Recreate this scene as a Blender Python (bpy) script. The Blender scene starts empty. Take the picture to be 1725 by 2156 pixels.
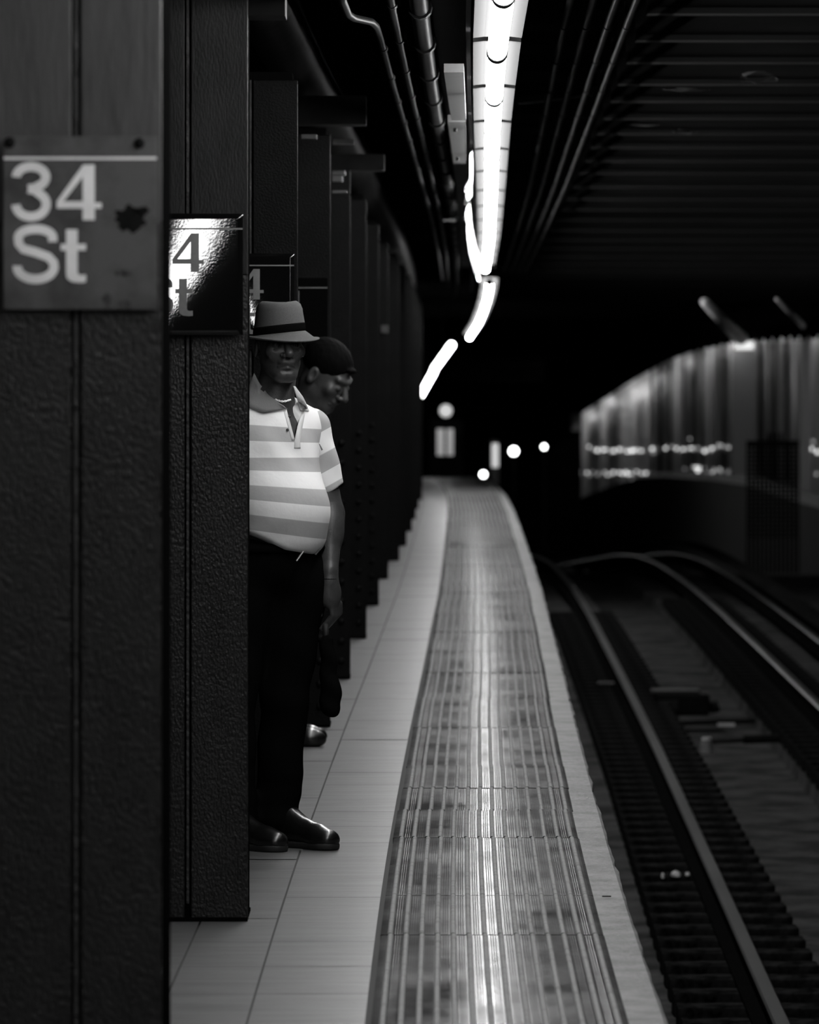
import bpy, bmesh, math, random
import numpy as np
from mathutils import Vector, Matrix, Euler

random.seed(7); rng = np.random.default_rng(7)
S = bpy.context.scene
col = S.collection
F = 11480.0            # focal length in pixels of the 1725x2156 frame
HC = 1.48              # camera height
HOR = 843.0            # horizon row
# ---------------------------------------------------------------- camera / view
cam_d = bpy.data.cameras.new('camera'); cam = bpy.data.objects.new('camera', cam_d); col.objects.link(cam)
cam.location = (0, 0, HC); cam.rotation_euler = (math.pi/2, 0, 0)
cam_d.sensor_fit = 'VERTICAL'; cam_d.sensor_height = 36; cam_d.sensor_width = 36
cam_d.lens = 36*F/2156
cam_d.shift_y = -(1078-HOR)/2156
cam_d.clip_end = 600; cam_d.clip_start = .05
cam_d.dof.use_dof = True; cam_d.dof.focus_distance = 17.6; cam_d.dof.aperture_fstop = 6.6
S.camera = cam
w = bpy.data.worlds.new('world'); S.world = w; w.use_nodes = True
w.node_tree.nodes['Background'].inputs[0].default_value = (1, 1, 1, 1)
w.node_tree.nodes['Background'].inputs[1].default_value = 0.0006
S.view_settings.view_transform = 'Standard'; S.view_settings.look = 'None'
S.view_settings.exposure = 0.0; S.view_settings.gamma = 1.0
S.view_settings.use_curve_mapping = False
S.cycles.max_bounces = 6
S.cycles.sample_clamp_indirect = 6.0
TUBE = 62.0            # radiance of the platform tubes

# ---------------------------------------------------------------- the line of the platform
EP = [(-50,.56),(0,.585),(8,.60),(12.87,.614),(15,.628),(17.3,.648),(21.2,.695),(23.6,.727),(27.4,.782),(33,.858),(37.9,.925),
      (43.4,.985),(49.4,1.045),(58.3,1.128),(65.9,1.163),(72.6,1.12),(78.3,.93),(84,.58),(92,-.05),(110,-1.9),(180,-12)]
_ey = np.linspace(-50, 180, 2301)
_ex = np.interp(_ey, [p[0] for p in EP], [p[1] for p in EP])
_k = np.hanning(41); _k /= _k.sum()
_exs = np.convolve(np.pad(_ex, 20, mode='edge'), _k, 'valid')
def E(y): return float(np.interp(y, _ey, _exs))
def zf(y):
    z = -.075 + .00645*y
    if y > 74: z -= .0035*(y-74)**2 if y < 82 else (.224+.056*(y-82))
    return z
def P(px, py, Y): return Vector(((px-862.5)*Y/F, Y, HC-(py-HOR)*Y/F))
def XP(px, Y): return (px-862.5)*Y/F

# ---------------------------------------------------------------- materials
def mat(name, base, rough=.6, metal=0, nscale=0, dark=None, nfac=(.4,.6), bump=0, bscale=80, spec=.5, stretch=(1,1,1), detail=6, rvar=None, coat=0):
    m = bpy.data.materials.new(name); m.use_nodes = True
    nt = m.node_tree; b = nt.nodes['Principled BSDF']
    c = lambda v: (v, v, v, 1)
    b.inputs['Base Color'].default_value = c(base); b.inputs['Roughness'].default_value = rough
    b.inputs['Metallic'].default_value = metal; b.inputs['Specular IOR Level'].default_value = spec
    b.inputs['Coat Weight'].default_value = coat
    tc = nt.nodes.new('ShaderNodeTexCoord'); mp = nt.nodes.new('ShaderNodeMapping')
    mp.inputs['Scale'].default_value = stretch
    nt.links.new(tc.outputs['Object'], mp.inputs[0])
    if nscale:
        n = nt.nodes.new('ShaderNodeTexNoise'); n.inputs['Scale'].default_value = nscale; n.inputs['Detail'].default_value = detail
        n.inputs['Roughness'].default_value = .65
        r = nt.nodes.new('ShaderNodeValToRGB')
        r.color_ramp.elements[0].position = nfac[0]; r.color_ramp.elements[1].position = nfac[1]
        r.color_ramp.elements[0].color = c(dark if dark is not None else base*.5); r.color_ramp.elements[1].color = c(base)
        nt.links.new(mp.outputs[0], n.inputs[0]); nt.links.new(n.outputs[0], r.inputs[0]); nt.links.new(r.outputs[0], b.inputs['Base Color'])
        if rvar:
            q = nt.nodes.new('ShaderNodeMapRange'); q.inputs['From Min'].default_value = .3; q.inputs['From Max'].default_value = .7
            q.inputs['To Min'].default_value = rvar[0]; q.inputs['To Max'].default_value = rvar[1]
            nt.links.new(n.outputs[0], q.inputs[0]); nt.links.new(q.outputs[0], b.inputs['Roughness'])
    if bump:
        n2 = nt.nodes.new('ShaderNodeTexNoise'); n2.inputs['Scale'].default_value = bscale; n2.inputs['Detail'].default_value = 3
        bp = nt.nodes.new('ShaderNodeBump'); bp.inputs['Strength'].default_value = bump; bp.inputs['Distance'].default_value = .01
        nt.links.new(mp.outputs[0], n2.inputs[0]); nt.links.new(n2.outputs[0], bp.inputs['Height']); nt.links.new(bp.outputs[0], b.inputs['Normal'])
    return m
def emit(name, v, s):
    m = bpy.data.materials.new(name); m.use_nodes = True
    b = m.node_tree.nodes['Principled BSDF']; b.inputs['Base Color'].default_value = (.8,.8,.8,1)
    b.inputs['Emission Color'].default_value = (v, v, v, 1); b.inputs['Emission Strength'].default_value = s
    return m
def gloss_mix(m, col_, share, rough):
    nt = m.node_tree; b = nt.nodes['Principled BSDF']; out = [n for n in nt.nodes if n.type == 'OUTPUT_MATERIAL'][0]
    d = nt.nodes.new('ShaderNodeBsdfDiffuse'); g = nt.nodes.new('ShaderNodeBsdfGlossy'); x = nt.nodes.new('ShaderNodeMixShader')
    x.inputs[0].default_value = share; g.inputs['Color'].default_value = (1, 1, 1, 1); g.inputs['Roughness'].default_value = rough
    for sk, dst in (('Base Color', d.inputs['Color']), ('Normal', d.inputs['Normal']), ('Normal', g.inputs['Normal']), ('Roughness', g.inputs['Roughness'])):
        if b.inputs[sk].links: nt.links.new(b.inputs[sk].links[0].from_socket, dst)
        elif sk == 'Base Color': d.inputs['Color'].default_value = b.inputs[sk].default_value
    nt.links.new(d.outputs[0], x.inputs[1]); nt.links.new(g.outputs[0], x.inputs[2]); nt.links.new(x.outputs[0], out.inputs[0]); nt.nodes.remove(b)
    return m
M = dict(
    column = mat('column_paint', .009, .36, spec=.35, nscale=9, dark=.004, bump=.5, bscale=150, nfac=(.35,.6), stretch=(1,1,.6)),
    columnd= mat('column_paint_shaded', .0030, .6, nscale=9, dark=.0015, bump=.3, bscale=120, spec=.1),  # weaker light on the farther columns put into a darker colour
    columnt= mat('column_paint_pale', .04, .55, nscale=14, dark=.02, bump=.18, bscale=60, nfac=(.3,.65), stretch=(1.6,1,.25)),
    colside= mat('column_side_shade', .003, .8, spec=0),  # shade of the column side recess put into the colour
    columnu= mat('column_paint_upper', .008, .6, spec=.25, nscale=14, dark=.004, bump=.25, bscale=110, stretch=(1.6,1,.4)),
    seam   = mat('column_seam', .012, .5, bump=.5, bscale=60),
    sign1  = mat('sheen_sign_face', .062, .6, nscale=7, dark=.022, nfac=(.36,.58), bump=.05),  # blurred reflection put into a grey base, with random blotches
    sign2  = mat('gloss_sign_face', .003, .01, bump=.0010, bscale=170, spec=.4),
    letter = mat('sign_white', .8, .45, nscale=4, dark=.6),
    letterd= mat('sign_white_grey', .14, .3, spec=.25, nscale=4, dark=.07),  # greyer letter white for the signs past the nearest one
    dirt   = mat('torn_sticker', .006, .8, nscale=40, dark=.003, spec=.1),
    black  = mat('black_steel', .006, .6, nscale=6, dark=.003, spec=.05),
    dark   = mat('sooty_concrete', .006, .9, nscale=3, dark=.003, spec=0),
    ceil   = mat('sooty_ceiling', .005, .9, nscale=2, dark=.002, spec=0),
    joist  = mat('joist_paint', .014, .6, nscale=1.2, dark=.002, nfac=(.42,.62), stretch=(.3,3,3), spec=.3),
    pipe   = gloss_mix(mat('pipe_paint', .006, .36, spec=.18, nscale=12, dark=.003, bump=.1, bscale=40), 1, .05, .34), duct = gloss_mix(mat('duct_wrap', .006, .5, nscale=6, dark=.003, bump=.3, bscale=14), 1, .02, .4),
    tray   = mat('grey_sheet_steel', .04, .5, nscale=8, dark=.03),
    white  = mat('white_enamel', .85, .4), housing = mat('dark_reflector_enamel', .035, .9, spec=.0),  # reflector tone kept dark so the tube glow does not burn out
    ballast= mat('track_concrete', .06, .9, spec=0, nscale=2.2, dark=.026, bump=.4, bscale=14),
    tie    = mat('tie_wood', .02, .9, spec=0, nscale=9, dark=.002, bump=.4, bscale=30),
    rail   = mat('rail_side_rust', .005, .8, nscale=20, dark=.003, spec=0),
    railtop= mat('rail_head_steel', .045, .42, metal=1, nscale=1, dark=.015, stretch=(1,.3,1)),
    edge   = mat('edge_concrete', .17, .6, nscale=7, dark=.075, nfac=(.35,.62), bump=.4, bscale=40),
    litter = mat('white_litter', .5, .6),
    skin1  = mat('dark_skin', .055, .45, nscale=30, dark=.04, bump=.12, bscale=120),
    skin2  = mat('tan_skin', .075, .5, nscale=30, dark=.055, bump=.1, bscale=150),
    cloth  = mat('black_cloth', .004, .95, bump=.3, bscale=12, spec=0),
    leather= mat('polished_leather', .005, .28, bump=.3, bscale=22, coat=.15),
    sole   = mat('rubber_sole', .008, .7),
    felt   = mat('grey_felt', .10, .95, nscale=300, dark=.08, spec=.1),
    hatband= mat('hat_band', .004, .9, spec=0),
    hair   = mat('dark_hair', .003, .8, bump=.3, bscale=90, stretch=(1,1,.3), spec=.03),
    silver = mat('silver', .12, .35, metal=1),
    collar = mat('collar_cloth', .19, .9, bump=.15, bscale=300),
    eyew   = mat('eye_white', .2, .2), eyed = mat('eye_dark', .01, .15),
    tilew  = mat('dull_tile', .3, .4),
    lens   = emit('lamp_lens', 1, 9), lensdim = emit('dim_lens', 1, .45), win = emit('lit_window', 1, .16),
    tube   = emit('fluorescent_tube', 1, TUBE), tubefar = emit('far_tube', 1, 14),
    glow_dot   = emit('small_glow', 1, 1.5), glow_dot_dim = emit('small_glow_dim', 1, .4),
)

# ---------------------------------------------------------------- mesh helpers
class MB:
    def __init__(s): s.v = []; s.f = []; s.m = []
    def add(s, vs, fs, mi=0):
        o = len(s.v); s.v += [tuple(v) for v in vs]; s.f += [tuple(i+o for i in f) for f in fs]; s.m += [mi]*len(fs); return s
    def box(s, x0, x1, y0, y1, z0, z1, mi=0):
        vs = [(x, y, z) for x in (x0, x1) for y in (y0, y1) for z in (z0, z1)]
        return s.add(vs, [(0,1,3,2),(4,6,7,5),(0,4,5,1),(2,3,7,6),(0,2,6,4),(1,5,7,3)], mi)
    def tube(s, pts, r, n=12, mi=0, cap=True, rs=None):
        pts = [Vector(p) for p in pts]; vs = []; k = len(pts)
        up = None
        for i, p in enumerate(pts):
            d = (pts[min(i+1, k-1)]-pts[max(i-1, 0)]).normalized()
            if up is None: up = Vector((0, 0, 1)) if abs(d.z) < .9 else Vector((1, 0, 0))
            a = d.cross(up).normalized(); b = a.cross(d).normalized(); up = b
            rr = rs[i] if rs else r
            for j in range(n):
                t = 2*math.pi*j/n; vs.append(p + a*math.cos(t)*rr + b*math.sin(t)*rr)
        fs = [(i*n+j, i*n+(j+1)%n, (i+1)*n+(j+1)%n, (i+1)*n+j) for i in range(k-1) for j in range(n)]
        if cap: fs += [tuple(range(n))[::-1], tuple((k-1)*n+j for j in range(n))]
        return s.add(vs, fs, mi)
    def sphere(s, c, r, n=12, mi=0, sc=(1, 1, 1)):
        vs = []; m = n//2
        for i in range(m+1):
            a = math.pi*i/m
            for j in range(n):
                t = 2*math.pi*j/n
                vs.append((c[0]+r*sc[0]*math.sin(a)*math.cos(t), c[1]+r*sc[1]*math.sin(a)*math.sin(t), c[2]+r*sc[2]*math.cos(a)))
        return s.add(vs, [(i*n+j, (i+1)*n+j, (i+1)*n+(j+1)%n, i*n+(j+1)%n) for i in range(m) for j in range(n)], mi)
    def strip(s, rows, mi=0):           # rows: list of equal-length point lists, a lofted sheet
        n = len(rows[0]); vs = [p for r in rows for p in r]
        return s.add(vs, [(i*n+j, (i+1)*n+j, (i+1)*n+j+1, i*n+j+1) for i in range(len(rows)-1) for j in range(n-1)], mi)
    def build(s, name, mats, parent=None, smooth=False, bevel=0, kind=None, solid=0):
        me = bpy.data.meshes.new(name); me.from_pydata(s.v, [], s.f)
        for m in (mats if isinstance(mats, (list, tuple)) else [mats]): me.materials.append(m)
        me.polygons.foreach_set('material_index', s.m)
        bm = bmesh.new(); bm.from_mesh(me); bmesh.ops.remove_doubles(bm, verts=bm.verts, dist=1e-6)
        bmesh.ops.recalc_face_normals(bm, faces=bm.faces); bm.to_mesh(me); bm.free()
        if smooth: me.polygons.foreach_set('use_smooth', [True]*len(me.polygons))
        me.update()
        o = bpy.data.objects.new(name, me); col.objects.link(o)
        if parent:
            o.parent = parent; o.matrix_parent_inverse = Matrix.Translation(-parent.location) if False else Matrix()
            # parent empties carry only a location: shift the mesh into the parent's frame
            me.transform(parent.matrix_world.inverted() if parent.type == 'MESH' else Matrix.Translation(-Vector(parent.location)))
        if bevel:
            b = o.modifiers.new('b', 'BEVEL'); b.width = bevel; b.segments = 2; b.limit_method = 'ANGLE'
        if solid:
            b = o.modifiers.new('s', 'SOLIDIFY'); b.thickness = solid; b.offset = 0
        if kind: o['kind'] = kind
        return o
def empty(name, loc, label, cat, group=None):
    o = bpy.data.objects.new(name, None); col.objects.link(o); o.location = loc; o.empty_display_size = .1
    tag(o, label, cat, group); return o
def tag(o, label, cat, group=None):
    o['label'] = label; o['category'] = cat
    if group: o['group'] = group
    return o
def copy_tree(o, delta, label=None, parent=None):
    c = o.copy(); col.objects.link(c)
    if parent: c.parent = parent
    else: c.location = Vector(o.location)+Vector(delta)
    if label: c['label'] = label
    for ch in [x for x in o.children]: copy_tree(ch, None, None, c)
    return c
def line(off, z, y0, y1, step=1.0, follow=True):
    ys = np.arange(y0, y1+step*.5, step)
    return [(E(y)+off, float(y), z+((zc(y)) if follow else 0)) for y in ys]
def zc(y):      # sag of the ceiling line beyond the crest
    return 0 if y < 48 else -.0001*(y-48)**2

# ---------------------------------------------------------------- the setting
def floor_material():
    m = mat('platform_tile', .108, .38, nscale=8, dark=.05, nfac=(.32,.62), bump=.12, bscale=55, stretch=(.4,2.2,1))
    return m
ys = np.concatenate([np.arange(-46, 8, 1.0), np.arange(8, 86, .22)])
JO = [-1.0, -1.215, -1.6, -2.0, -2.6, -3.2]        # long joints, metres in from the edge
mb = MB(); tileh = -.0005
# slab body and tile bed
rows = [[(E(y)-.71, y, zf(y)-.012), (-3.4+E(y), y, zf(y)-.012)] for y in ys]
mb.strip(rows, 1)
mb.strip([[(E(y)-.005, y, zf(y)-.03), (E(y)-.005, y, zf(y)-.16), (E(y)-.05, y, zf(y)-.17), (E(y)-.35, y, zf(y)-.2), (E(y)-.35, y, zf(y)-1.5)] for y in ys], 1)
mb.strip([[(E(y)-.72, y, zf(y)-.018), (E(y)-.005, y, zf(y)-.018)] for y in ys], 1)
# tiles
bx = [-.718]+JO
yb = 8.0
tj = []
while yb < 85:
    tj.append(yb); yb += .305*random.choice([2, 2, 3, 2])
rows_t = []
for k in range(len(tj)-1):
    a, b = tj[k]+.0018, tj[k+1]-.0018
    for q in range(len(bx)-1):
        x1, x0 = bx[q]-.003, bx[q+1]+.003
        n = max(2, int((b-a)/.2)+1); yy = np.linspace(a, b, n); dz = random.uniform(-.0012, .0012)
        mb.strip([[(E(y)+x0, y, zf(y)+dz), (E(y)+x1, y, zf(y)+dz)] for y in yy], 0)
mb.build('floor', [floor_material(), mat('tile_joint', .05, .9)], kind='structure')
# rough concrete nosing along the platform edge
mb = MB(); ew = [rng.normal(0, .0025) for _ in range(600)]
yy = np.arange(-30, 86, .2)
mb.strip([[(E(y)-.105+.002*math.sin(y*3), y, zf(y)-.001), (E(y)-.012, y, zf(y)-.002), (E(y)+ew[i]-.003, y, zf(y)-.006), (E(y)+ew[i], y, zf(y)-.02), (E(y)+ew[i]-.004, y, zf(y)-.06)] for i, y in enumerate(yy)])
mb.build('trim_1', M['edge'], kind='structure')

# track bed, centre trough
RZ = -1.16
mb = MB()
yy = np.arange(5, 175, 1.5)
mb.strip([[(E(min(y,130))+x, y, zf(y)+z) for x, z in ((-.36,-1.5),(-.36,RZ-.3),(1.12,RZ-.22),(1.14,RZ-.34),(1.9,RZ-.34),(1.92,RZ-.22),(3.3,RZ-.24),(9.0,RZ-.24),(16,RZ-.2))] for y in yy])
mb.build('track_bed', M['ballast'], kind='structure')
# ceilings
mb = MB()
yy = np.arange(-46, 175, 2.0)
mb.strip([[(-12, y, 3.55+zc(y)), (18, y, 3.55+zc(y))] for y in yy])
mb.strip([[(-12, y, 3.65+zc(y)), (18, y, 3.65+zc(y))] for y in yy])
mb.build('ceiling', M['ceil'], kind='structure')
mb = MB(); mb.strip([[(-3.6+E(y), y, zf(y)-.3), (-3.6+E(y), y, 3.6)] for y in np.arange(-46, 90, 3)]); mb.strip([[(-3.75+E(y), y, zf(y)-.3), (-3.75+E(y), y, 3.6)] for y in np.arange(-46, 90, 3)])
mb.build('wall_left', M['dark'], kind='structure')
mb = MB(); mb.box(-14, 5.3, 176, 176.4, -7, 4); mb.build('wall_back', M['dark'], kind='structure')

# joists over the tracks
ORD = ['first','second','third','fourth','fifth','sixth','seventh','eighth','ninth','tenth','eleventh','twelfth','thirteenth','fourteenth','fifteenth','sixteenth','seventeenth','eighteenth','nineteenth','twentieth',
       'twenty-first','twenty-second','twenty-third','twenty-fourth','twenty-fifth','twenty-sixth','twenty-seventh','twenty-eighth','twenty-ninth','thirtieth']
jy = [19.2,19.9,20.7,21.8,22.9,24.6,26.2,28.0,29.6,31.4,33.2,35,37,39,41.5,44,46.5,49,52,55,58,61,64,67,70,74,78,82]
j0 = None
for i, y in enumerate(jy):
    mb = MB(); x0, x1 = E(y)+.28, E(y)+9.5
    mb.box(x0, x1, -.07, .07, 3.10, 3.125); mb.box(x0, x1, -.012, .012, 3.12, 3.5)
    o = mb.build('ceiling_joist', M['joist']); o.location = (0, y, zc(y))
    tag(o, 'dark steel joist crossing the ceiling above the tracks, '+ORD[i]+' from the top of the picture', 'joist', 'joists above the tracks')
# ceiling slab peeled patch on the underside (flaking plaster between joists)
for (px, py, wpx, hpx, Y) in ((1600, 163, 95, 26, 25.2), (1440, 188, 110, 8, 25.0), (1360, 262, 90, 8, 29.2), (1440, 278, 60, 12, 29.4)):
    c = P(px, py, Y); mb = MB(); n = 18
    top = []; bot = []
    for k in range(n):
        a = 2*math.pi*k/n; r = random.uniform(.6, 1.1)
        top.append((c.x+wpx/2*Y/F*math.cos(a)*r, c.y+.03*math.sin(3*a), c.z+hpx/2*Y/F*math.sin(a)*r)); 
        bot.append((top[-1][0], top[-1][1]+.02, top[-1][2]))
    mb.add(top+bot, [tuple(range(n)), tuple(range(2*n-1, n-1, -1))]+[(k, (k+1) % n, n+(k+1) % n, n+k) for k in range(n)])
    tag(mb.build('plaster_flake', M['tray']), {163: 'largest pale flaking plaster patch between the joists at upper right', 188: 'thin long pale plaster flake just below the largest patch',
        262: 'lower thin plaster flake left of the smaller patch', 278: 'small ragged plaster flake, lowest between the ceiling joists'}[py], 'plaster')

# ---------------------------------------------------------------- lamps over the platform edge
def fixture(y0, y1, label, group, off=-.37, z=2.63, far=False, pts=None):
    a = Vector((E(y0)+off, y0, z)) if pts is None else pts[0]
    b = Vector((E(y1)+off, y1, z)) if pts is None else pts[1]
    root = empty('fluorescent_fixture', a, label, 'lamp', group)
    d = (b-a).normalized(); s = Vector((d.y, -d.x, 0)).normalized(); n = Vector((0, 0, 1))
    g = d*.012
    A, B = a+d*.10, b-d*.10
    wv = .077
    mb = MB()
    prof = [(-wv, 0), (-wv*.55, .004), (wv*.55, .004), (wv, 0), (wv, .05), (-wv, .05)]
    r1 = [A+s*x+n*zz for x, zz in prof]; r2 = [B+s*x+n*zz for x, zz in prof]
    k = len(prof)
    mb.add(r1+r2, [(i, (i+1) % k, k+(i+1) % k, k+i) for i in range(k)]+[tuple(range(k)), tuple(range(2*k-1, k-1, -1))])
    mb.build('reflector_housing', M['housing'], root)
    A2, B2 = a+d*.05-n*.037, b-d*.02-n*.037
    m2 = MB(); m2.tube([A2, A2+d*.01, (A2+B2)/2, B2-d*.01, B2], .031, 16, rs=[.022, .031, .031, .031, .022])
    m2.build('tube', M['tubefar'] if far else M['tube'], root, smooth=True)
    for q, l_ in ((a-d*.01, .12), (b-d*.02, .01)):
        MB().tube([q-n*.037, q+d*l_-n*.037], .0335, 20).build('socket', M['black'], root)
    return root
J = [17.4-2.45*k for k in range(24, 0, -1)]+[17.4, 20, 22.5, 24.96, 27.4, 29.9, 32.3, 34.8, 37.4, 39.8, 41.9, 44, 46.2]
for k in range(len(J)-1):
    vis = J[k+1] > 15.5
    nn = k - [i for i in range(len(J)-1) if J[i+1] > 15.5][0]
    ordn = ['nearest, cut by the top of the picture', 'second from the top of the picture', 'third from the top', 'fourth from the top', 'fifth from the top', 'sixth from the top', 'seventh from the top',
            'eighth from the top', 'fourth before the far end of the straight run', 'third before the far end of the straight run', 'second to last of the straight run', 'last of the straight run, by its dark end bracket', 'end lamp']
    lab = ('bright fluorescent lamp above platform edge, '+ordn[min(nn, 12)]) if vis else 'fluorescent lamp of the platform row out of frame behind the viewer'
    fixture(J[k], J[k+1], lab, 'fluorescent lamps above the platform edge' if vis else 'lamps behind the viewer')
# the run turns past the bracket and drops away
mb = MB(); c = (E(46.3)-.37, 46.35, 2.60)
mb.box(c[0]-.09, c[0]+.09, c[1]-.04, c[1]+.04, 2.6, 2.7); mb.box(c[0]-.03, c[0]+.03, c[1]-.03, c[1]+.03, 2.53, 2.6)
tag(mb.build('end_bracket', M['black']), 'black bracket closing the straight run of ceiling lamps', 'bracket')
far_path = [(1031, 585, 47.5), (1030, 604, 50.2), (1025, 628, 53.5), (1018, 650, 57), (1007, 676, 62), (989, 704, 68)]
names = ['first lamp past the dark bracket where the row bends', 'lamp in the middle of the bend of the row', 'lamp lower in the bend of the row', 'lamp where the bent row turns left', 'last lamp of the bent row, pointing down left']
for k in range(5):
    fixture(0, 0, 'bright fluorescent lamp, '+names[k], 'lamps of the bent row', pts=(P(*far_path[k]), P(*far_path[k+1])), far=False)
for (a, b, nm) in (((951, 727, 88), (915, 777, 97), 'upper of two separate lamps glowing in the dark tunnel'), ((914, 782, 99), (886, 832, 110), 'lower of two separate lamps glowing in the dark tunnel')):
    p, q = P(*a), P(*b); root = empty('tunnel_lamp', p, 'bright tube, '+nm, 'lamp', 'two far tunnel lamps')
    MB().tube([p, q], .055, 14).sphere(p, .055).sphere(q, .055).build('tube', M['tubefar'], root, smooth=True)
    d_ = (q-p).normalized(); MB().tube([p+Vector((0,0,.075)), q+Vector((0,0,.075))], .03, 8).build('housing', M['black'], root)
    m_ = (p+q)/2; MB().box(m_.x-.01, m_.x+.01, m_.y-.02, m_.y+.02, m_.z+.08, 3.58+zc(m_.y)).build('hanger', M['black'], root)
# white fascia boards left of the lamps
mb = MB()
fa = [(993, 330, 25.4, 4), (991, 378, 28.2, 4), (979, 398, 30, 14), (985, 425, 31.6, 7)]
def board(pts, name, label):
    mb = MB(); L = [P(px, py, Y) for px, py, Y, w_ in pts]; R = [P(px+w_+2, py-9, Y) for px, py, Y, w_ in pts]
    up = Vector((0, 0, .02))
    mb.strip([[a, b] for a, b in zip(L, R)]); mb.strip([[a+up, b+up] for a, b in zip(L, R)])
    mb.strip([[a, a+up] for a in L]); mb.strip([[b, b+up] for b in R])
    return tag(mb.build(name, M['white']), label, 'board')
board([(990, 326, 25.4, 4), (990, 378, 28.2, 4), (979, 398, 29.6, 13), (985, 422, 31.4, 7)], 'fascia_board', 'short pointed white board just left of the ceiling lamps')
board([(984, 438, 32.4, 3), (981, 450, 33.4, 7), (984, 472, 35.2, 6)], 'fascia_board', 'smallest white board beside the lamps, middle of the three')
board([(984, 474, 35.6, 5), (985, 500, 37.8, 8), (989, 530, 41, 10), (995, 552, 43.6, 12), (1001, 575, 46, 14), (1009, 592, 48.5, 4)], 'fascia_board', 'longest white board curving beside the far ceiling lamps')

# ---------------------------------------------------------------- conduits and pipes
def pipe(off, z, y0, y1, r, label, coup=1.6, head=None, name='conduit', cat='pipe', grp=None, clamp=True):
    pts = line(off, z, y0, y1, .8)
    if head: pts = head+pts
    root = empty(name, pts[0], label, cat, grp)
    MB().tube(pts, r, 16).build('pipe_run', M['duct'] if r > .1 else M['pipe'], root, smooth=True)
    y = y0+.6
    while y < y1 and clamp:
        p = Vector((E(y)+off, y, z+zc(y))); m2 = MB(); m2.tube([p, p+Vector((.004, .05, 0))], r*1.28, 12)
        m2.box(p.x-r*.5, p.x+r*.5, p.y+.01, p.y+.03, p.z+r, 3.0+zc(y) if z < 2.9 else p.z+.1)
        m2.build('clamp', M['black'], root); y += coup
    return root
pipe(-.62, 2.75, 10, 66, .031, 'thick ceiling conduit nearest left of the lamp row', 1.75)
pipe(-.71, 2.76, 10, 60, .013, 'thin ceiling conduit, middle one left of the lamp row', 1.75)
pipe(-.775, 2.76, 19.2, 58, .012, 'thin ceiling conduit with a bend at top, left one of three', 1.75,
     head=[P(716, -60, 14), P(720, 0, 15.5), P(733, 30, 16.8), P(745, 38, 17.2), P(782, 46, 17.6), P(792, 55, 18.2)])
for off, nm in ((-.09, 'first conduit right of the lamp row'), (-.005, 'second conduit right of the lamp row'), (.08, 'third conduit right of the lamp row'), (.155, 'fourth conduit, furthest right of the lamp row')):
    pipe(off, 2.95, 12, 62, .014, 'thin dark ceiling conduit, '+nm, 2.2, grp='conduits right of the lamps')
pipe(-1.2, 2.92, 18, 66, .125, 'large dark duct pipe running behind the column tops', 5.2, name='duct_pipe', clamp=False)
# loop cable
p0 = P(1130, 212, 27); mb = MB()
mb.tube([P(1092, 216, 27), P(1150, 212, 27), P(1210, 204, 27), P(1250, 198, 27), P(1270, 185, 27), P(1277, 170, 27), P(1278, 145, 27), P(1279, 130, 27)], .006, 8)
tag(mb.build('cable', M['pipe'], smooth=True), 'thin cable crossing the conduits and looping up at right', 'cable')
# dark girder and tray covers between conduits and lamps
mb = MB()
yy = np.arange(8, 60, 1.0)
for (xa, xb, za, zb) in ((-.47, -.455, 2.66, 2.95), (-.60, -.455, 2.93, 2.95)):
    mb.strip([[(E(y)+xa, y, za+zc(y)), (E(y)+xb, y, za+zc(y)), (E(y)+xb, y, zb+zc(y)), (E(y)+xa, y, zb+zc(y)), (E(y)+xa, y, za+zc(y))] for y in yy])
tag(mb.build('fascia_girder', M['black']), 'dark steel angle running along the left of the lamp row', 'girder')
for (y0, y1, nm) in ((18.7, 21.9, 'upper grey sheet cover beside the lamps, without bolts'), (22.05, 25.9, 'lower grey sheet cover beside the lamps, with two dark bolts')):
    xa, xb = XP(935, 18.7) if y0 < 20 else XP(942, 22.3), XP(977, 18.7) if y0 < 20 else XP(979, 22.3)
    zz = 2.605
    root = empty('tray_cover', (xa, y0, zz), nm, 'cover', 'tray covers')
    dx = .05 if y0 < 20 else .055
    mb = MB(); mb.add([(xa, y0, zz), (xb, y0, zz), (xb+.04, y1, zz), (xa+dx, y1, zz), (xa, y0, zz+.03), (xb, y0, zz+.03), (xb+.04, y1, zz+.03), (xa+dx, y1, zz+.03)],
        [(0,1,2,3),(7,6,5,4),(0,4,5,1),(1,5,6,2),(2,6,7,3),(3,7,4,0)]); mb.build('panel', M['tray'], root)
    if y0 > 20:
        for (px, py) in ((959, 270), (964, 331)):
            Y = 1.125*F/(HOR-py); c = P(px, py, Y); MB().tube([(c.x, Y, 2.59), (c.x, Y, 2.606)], .008, 8).build('bolt', M['black'], root)
# perforated bolt strip
mb = MB(); 
for k in range(22):
    t = k/21; c = P(983-8*math.sin(t*2.6), 398+t*160, 29.5+t*15); mb.sphere(c, .010, 8)
tag(mb.build('bolt_chain', M['tray'], smooth=True), 'chain of round bolt heads hanging left of the white boards', 'chain')
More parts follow.
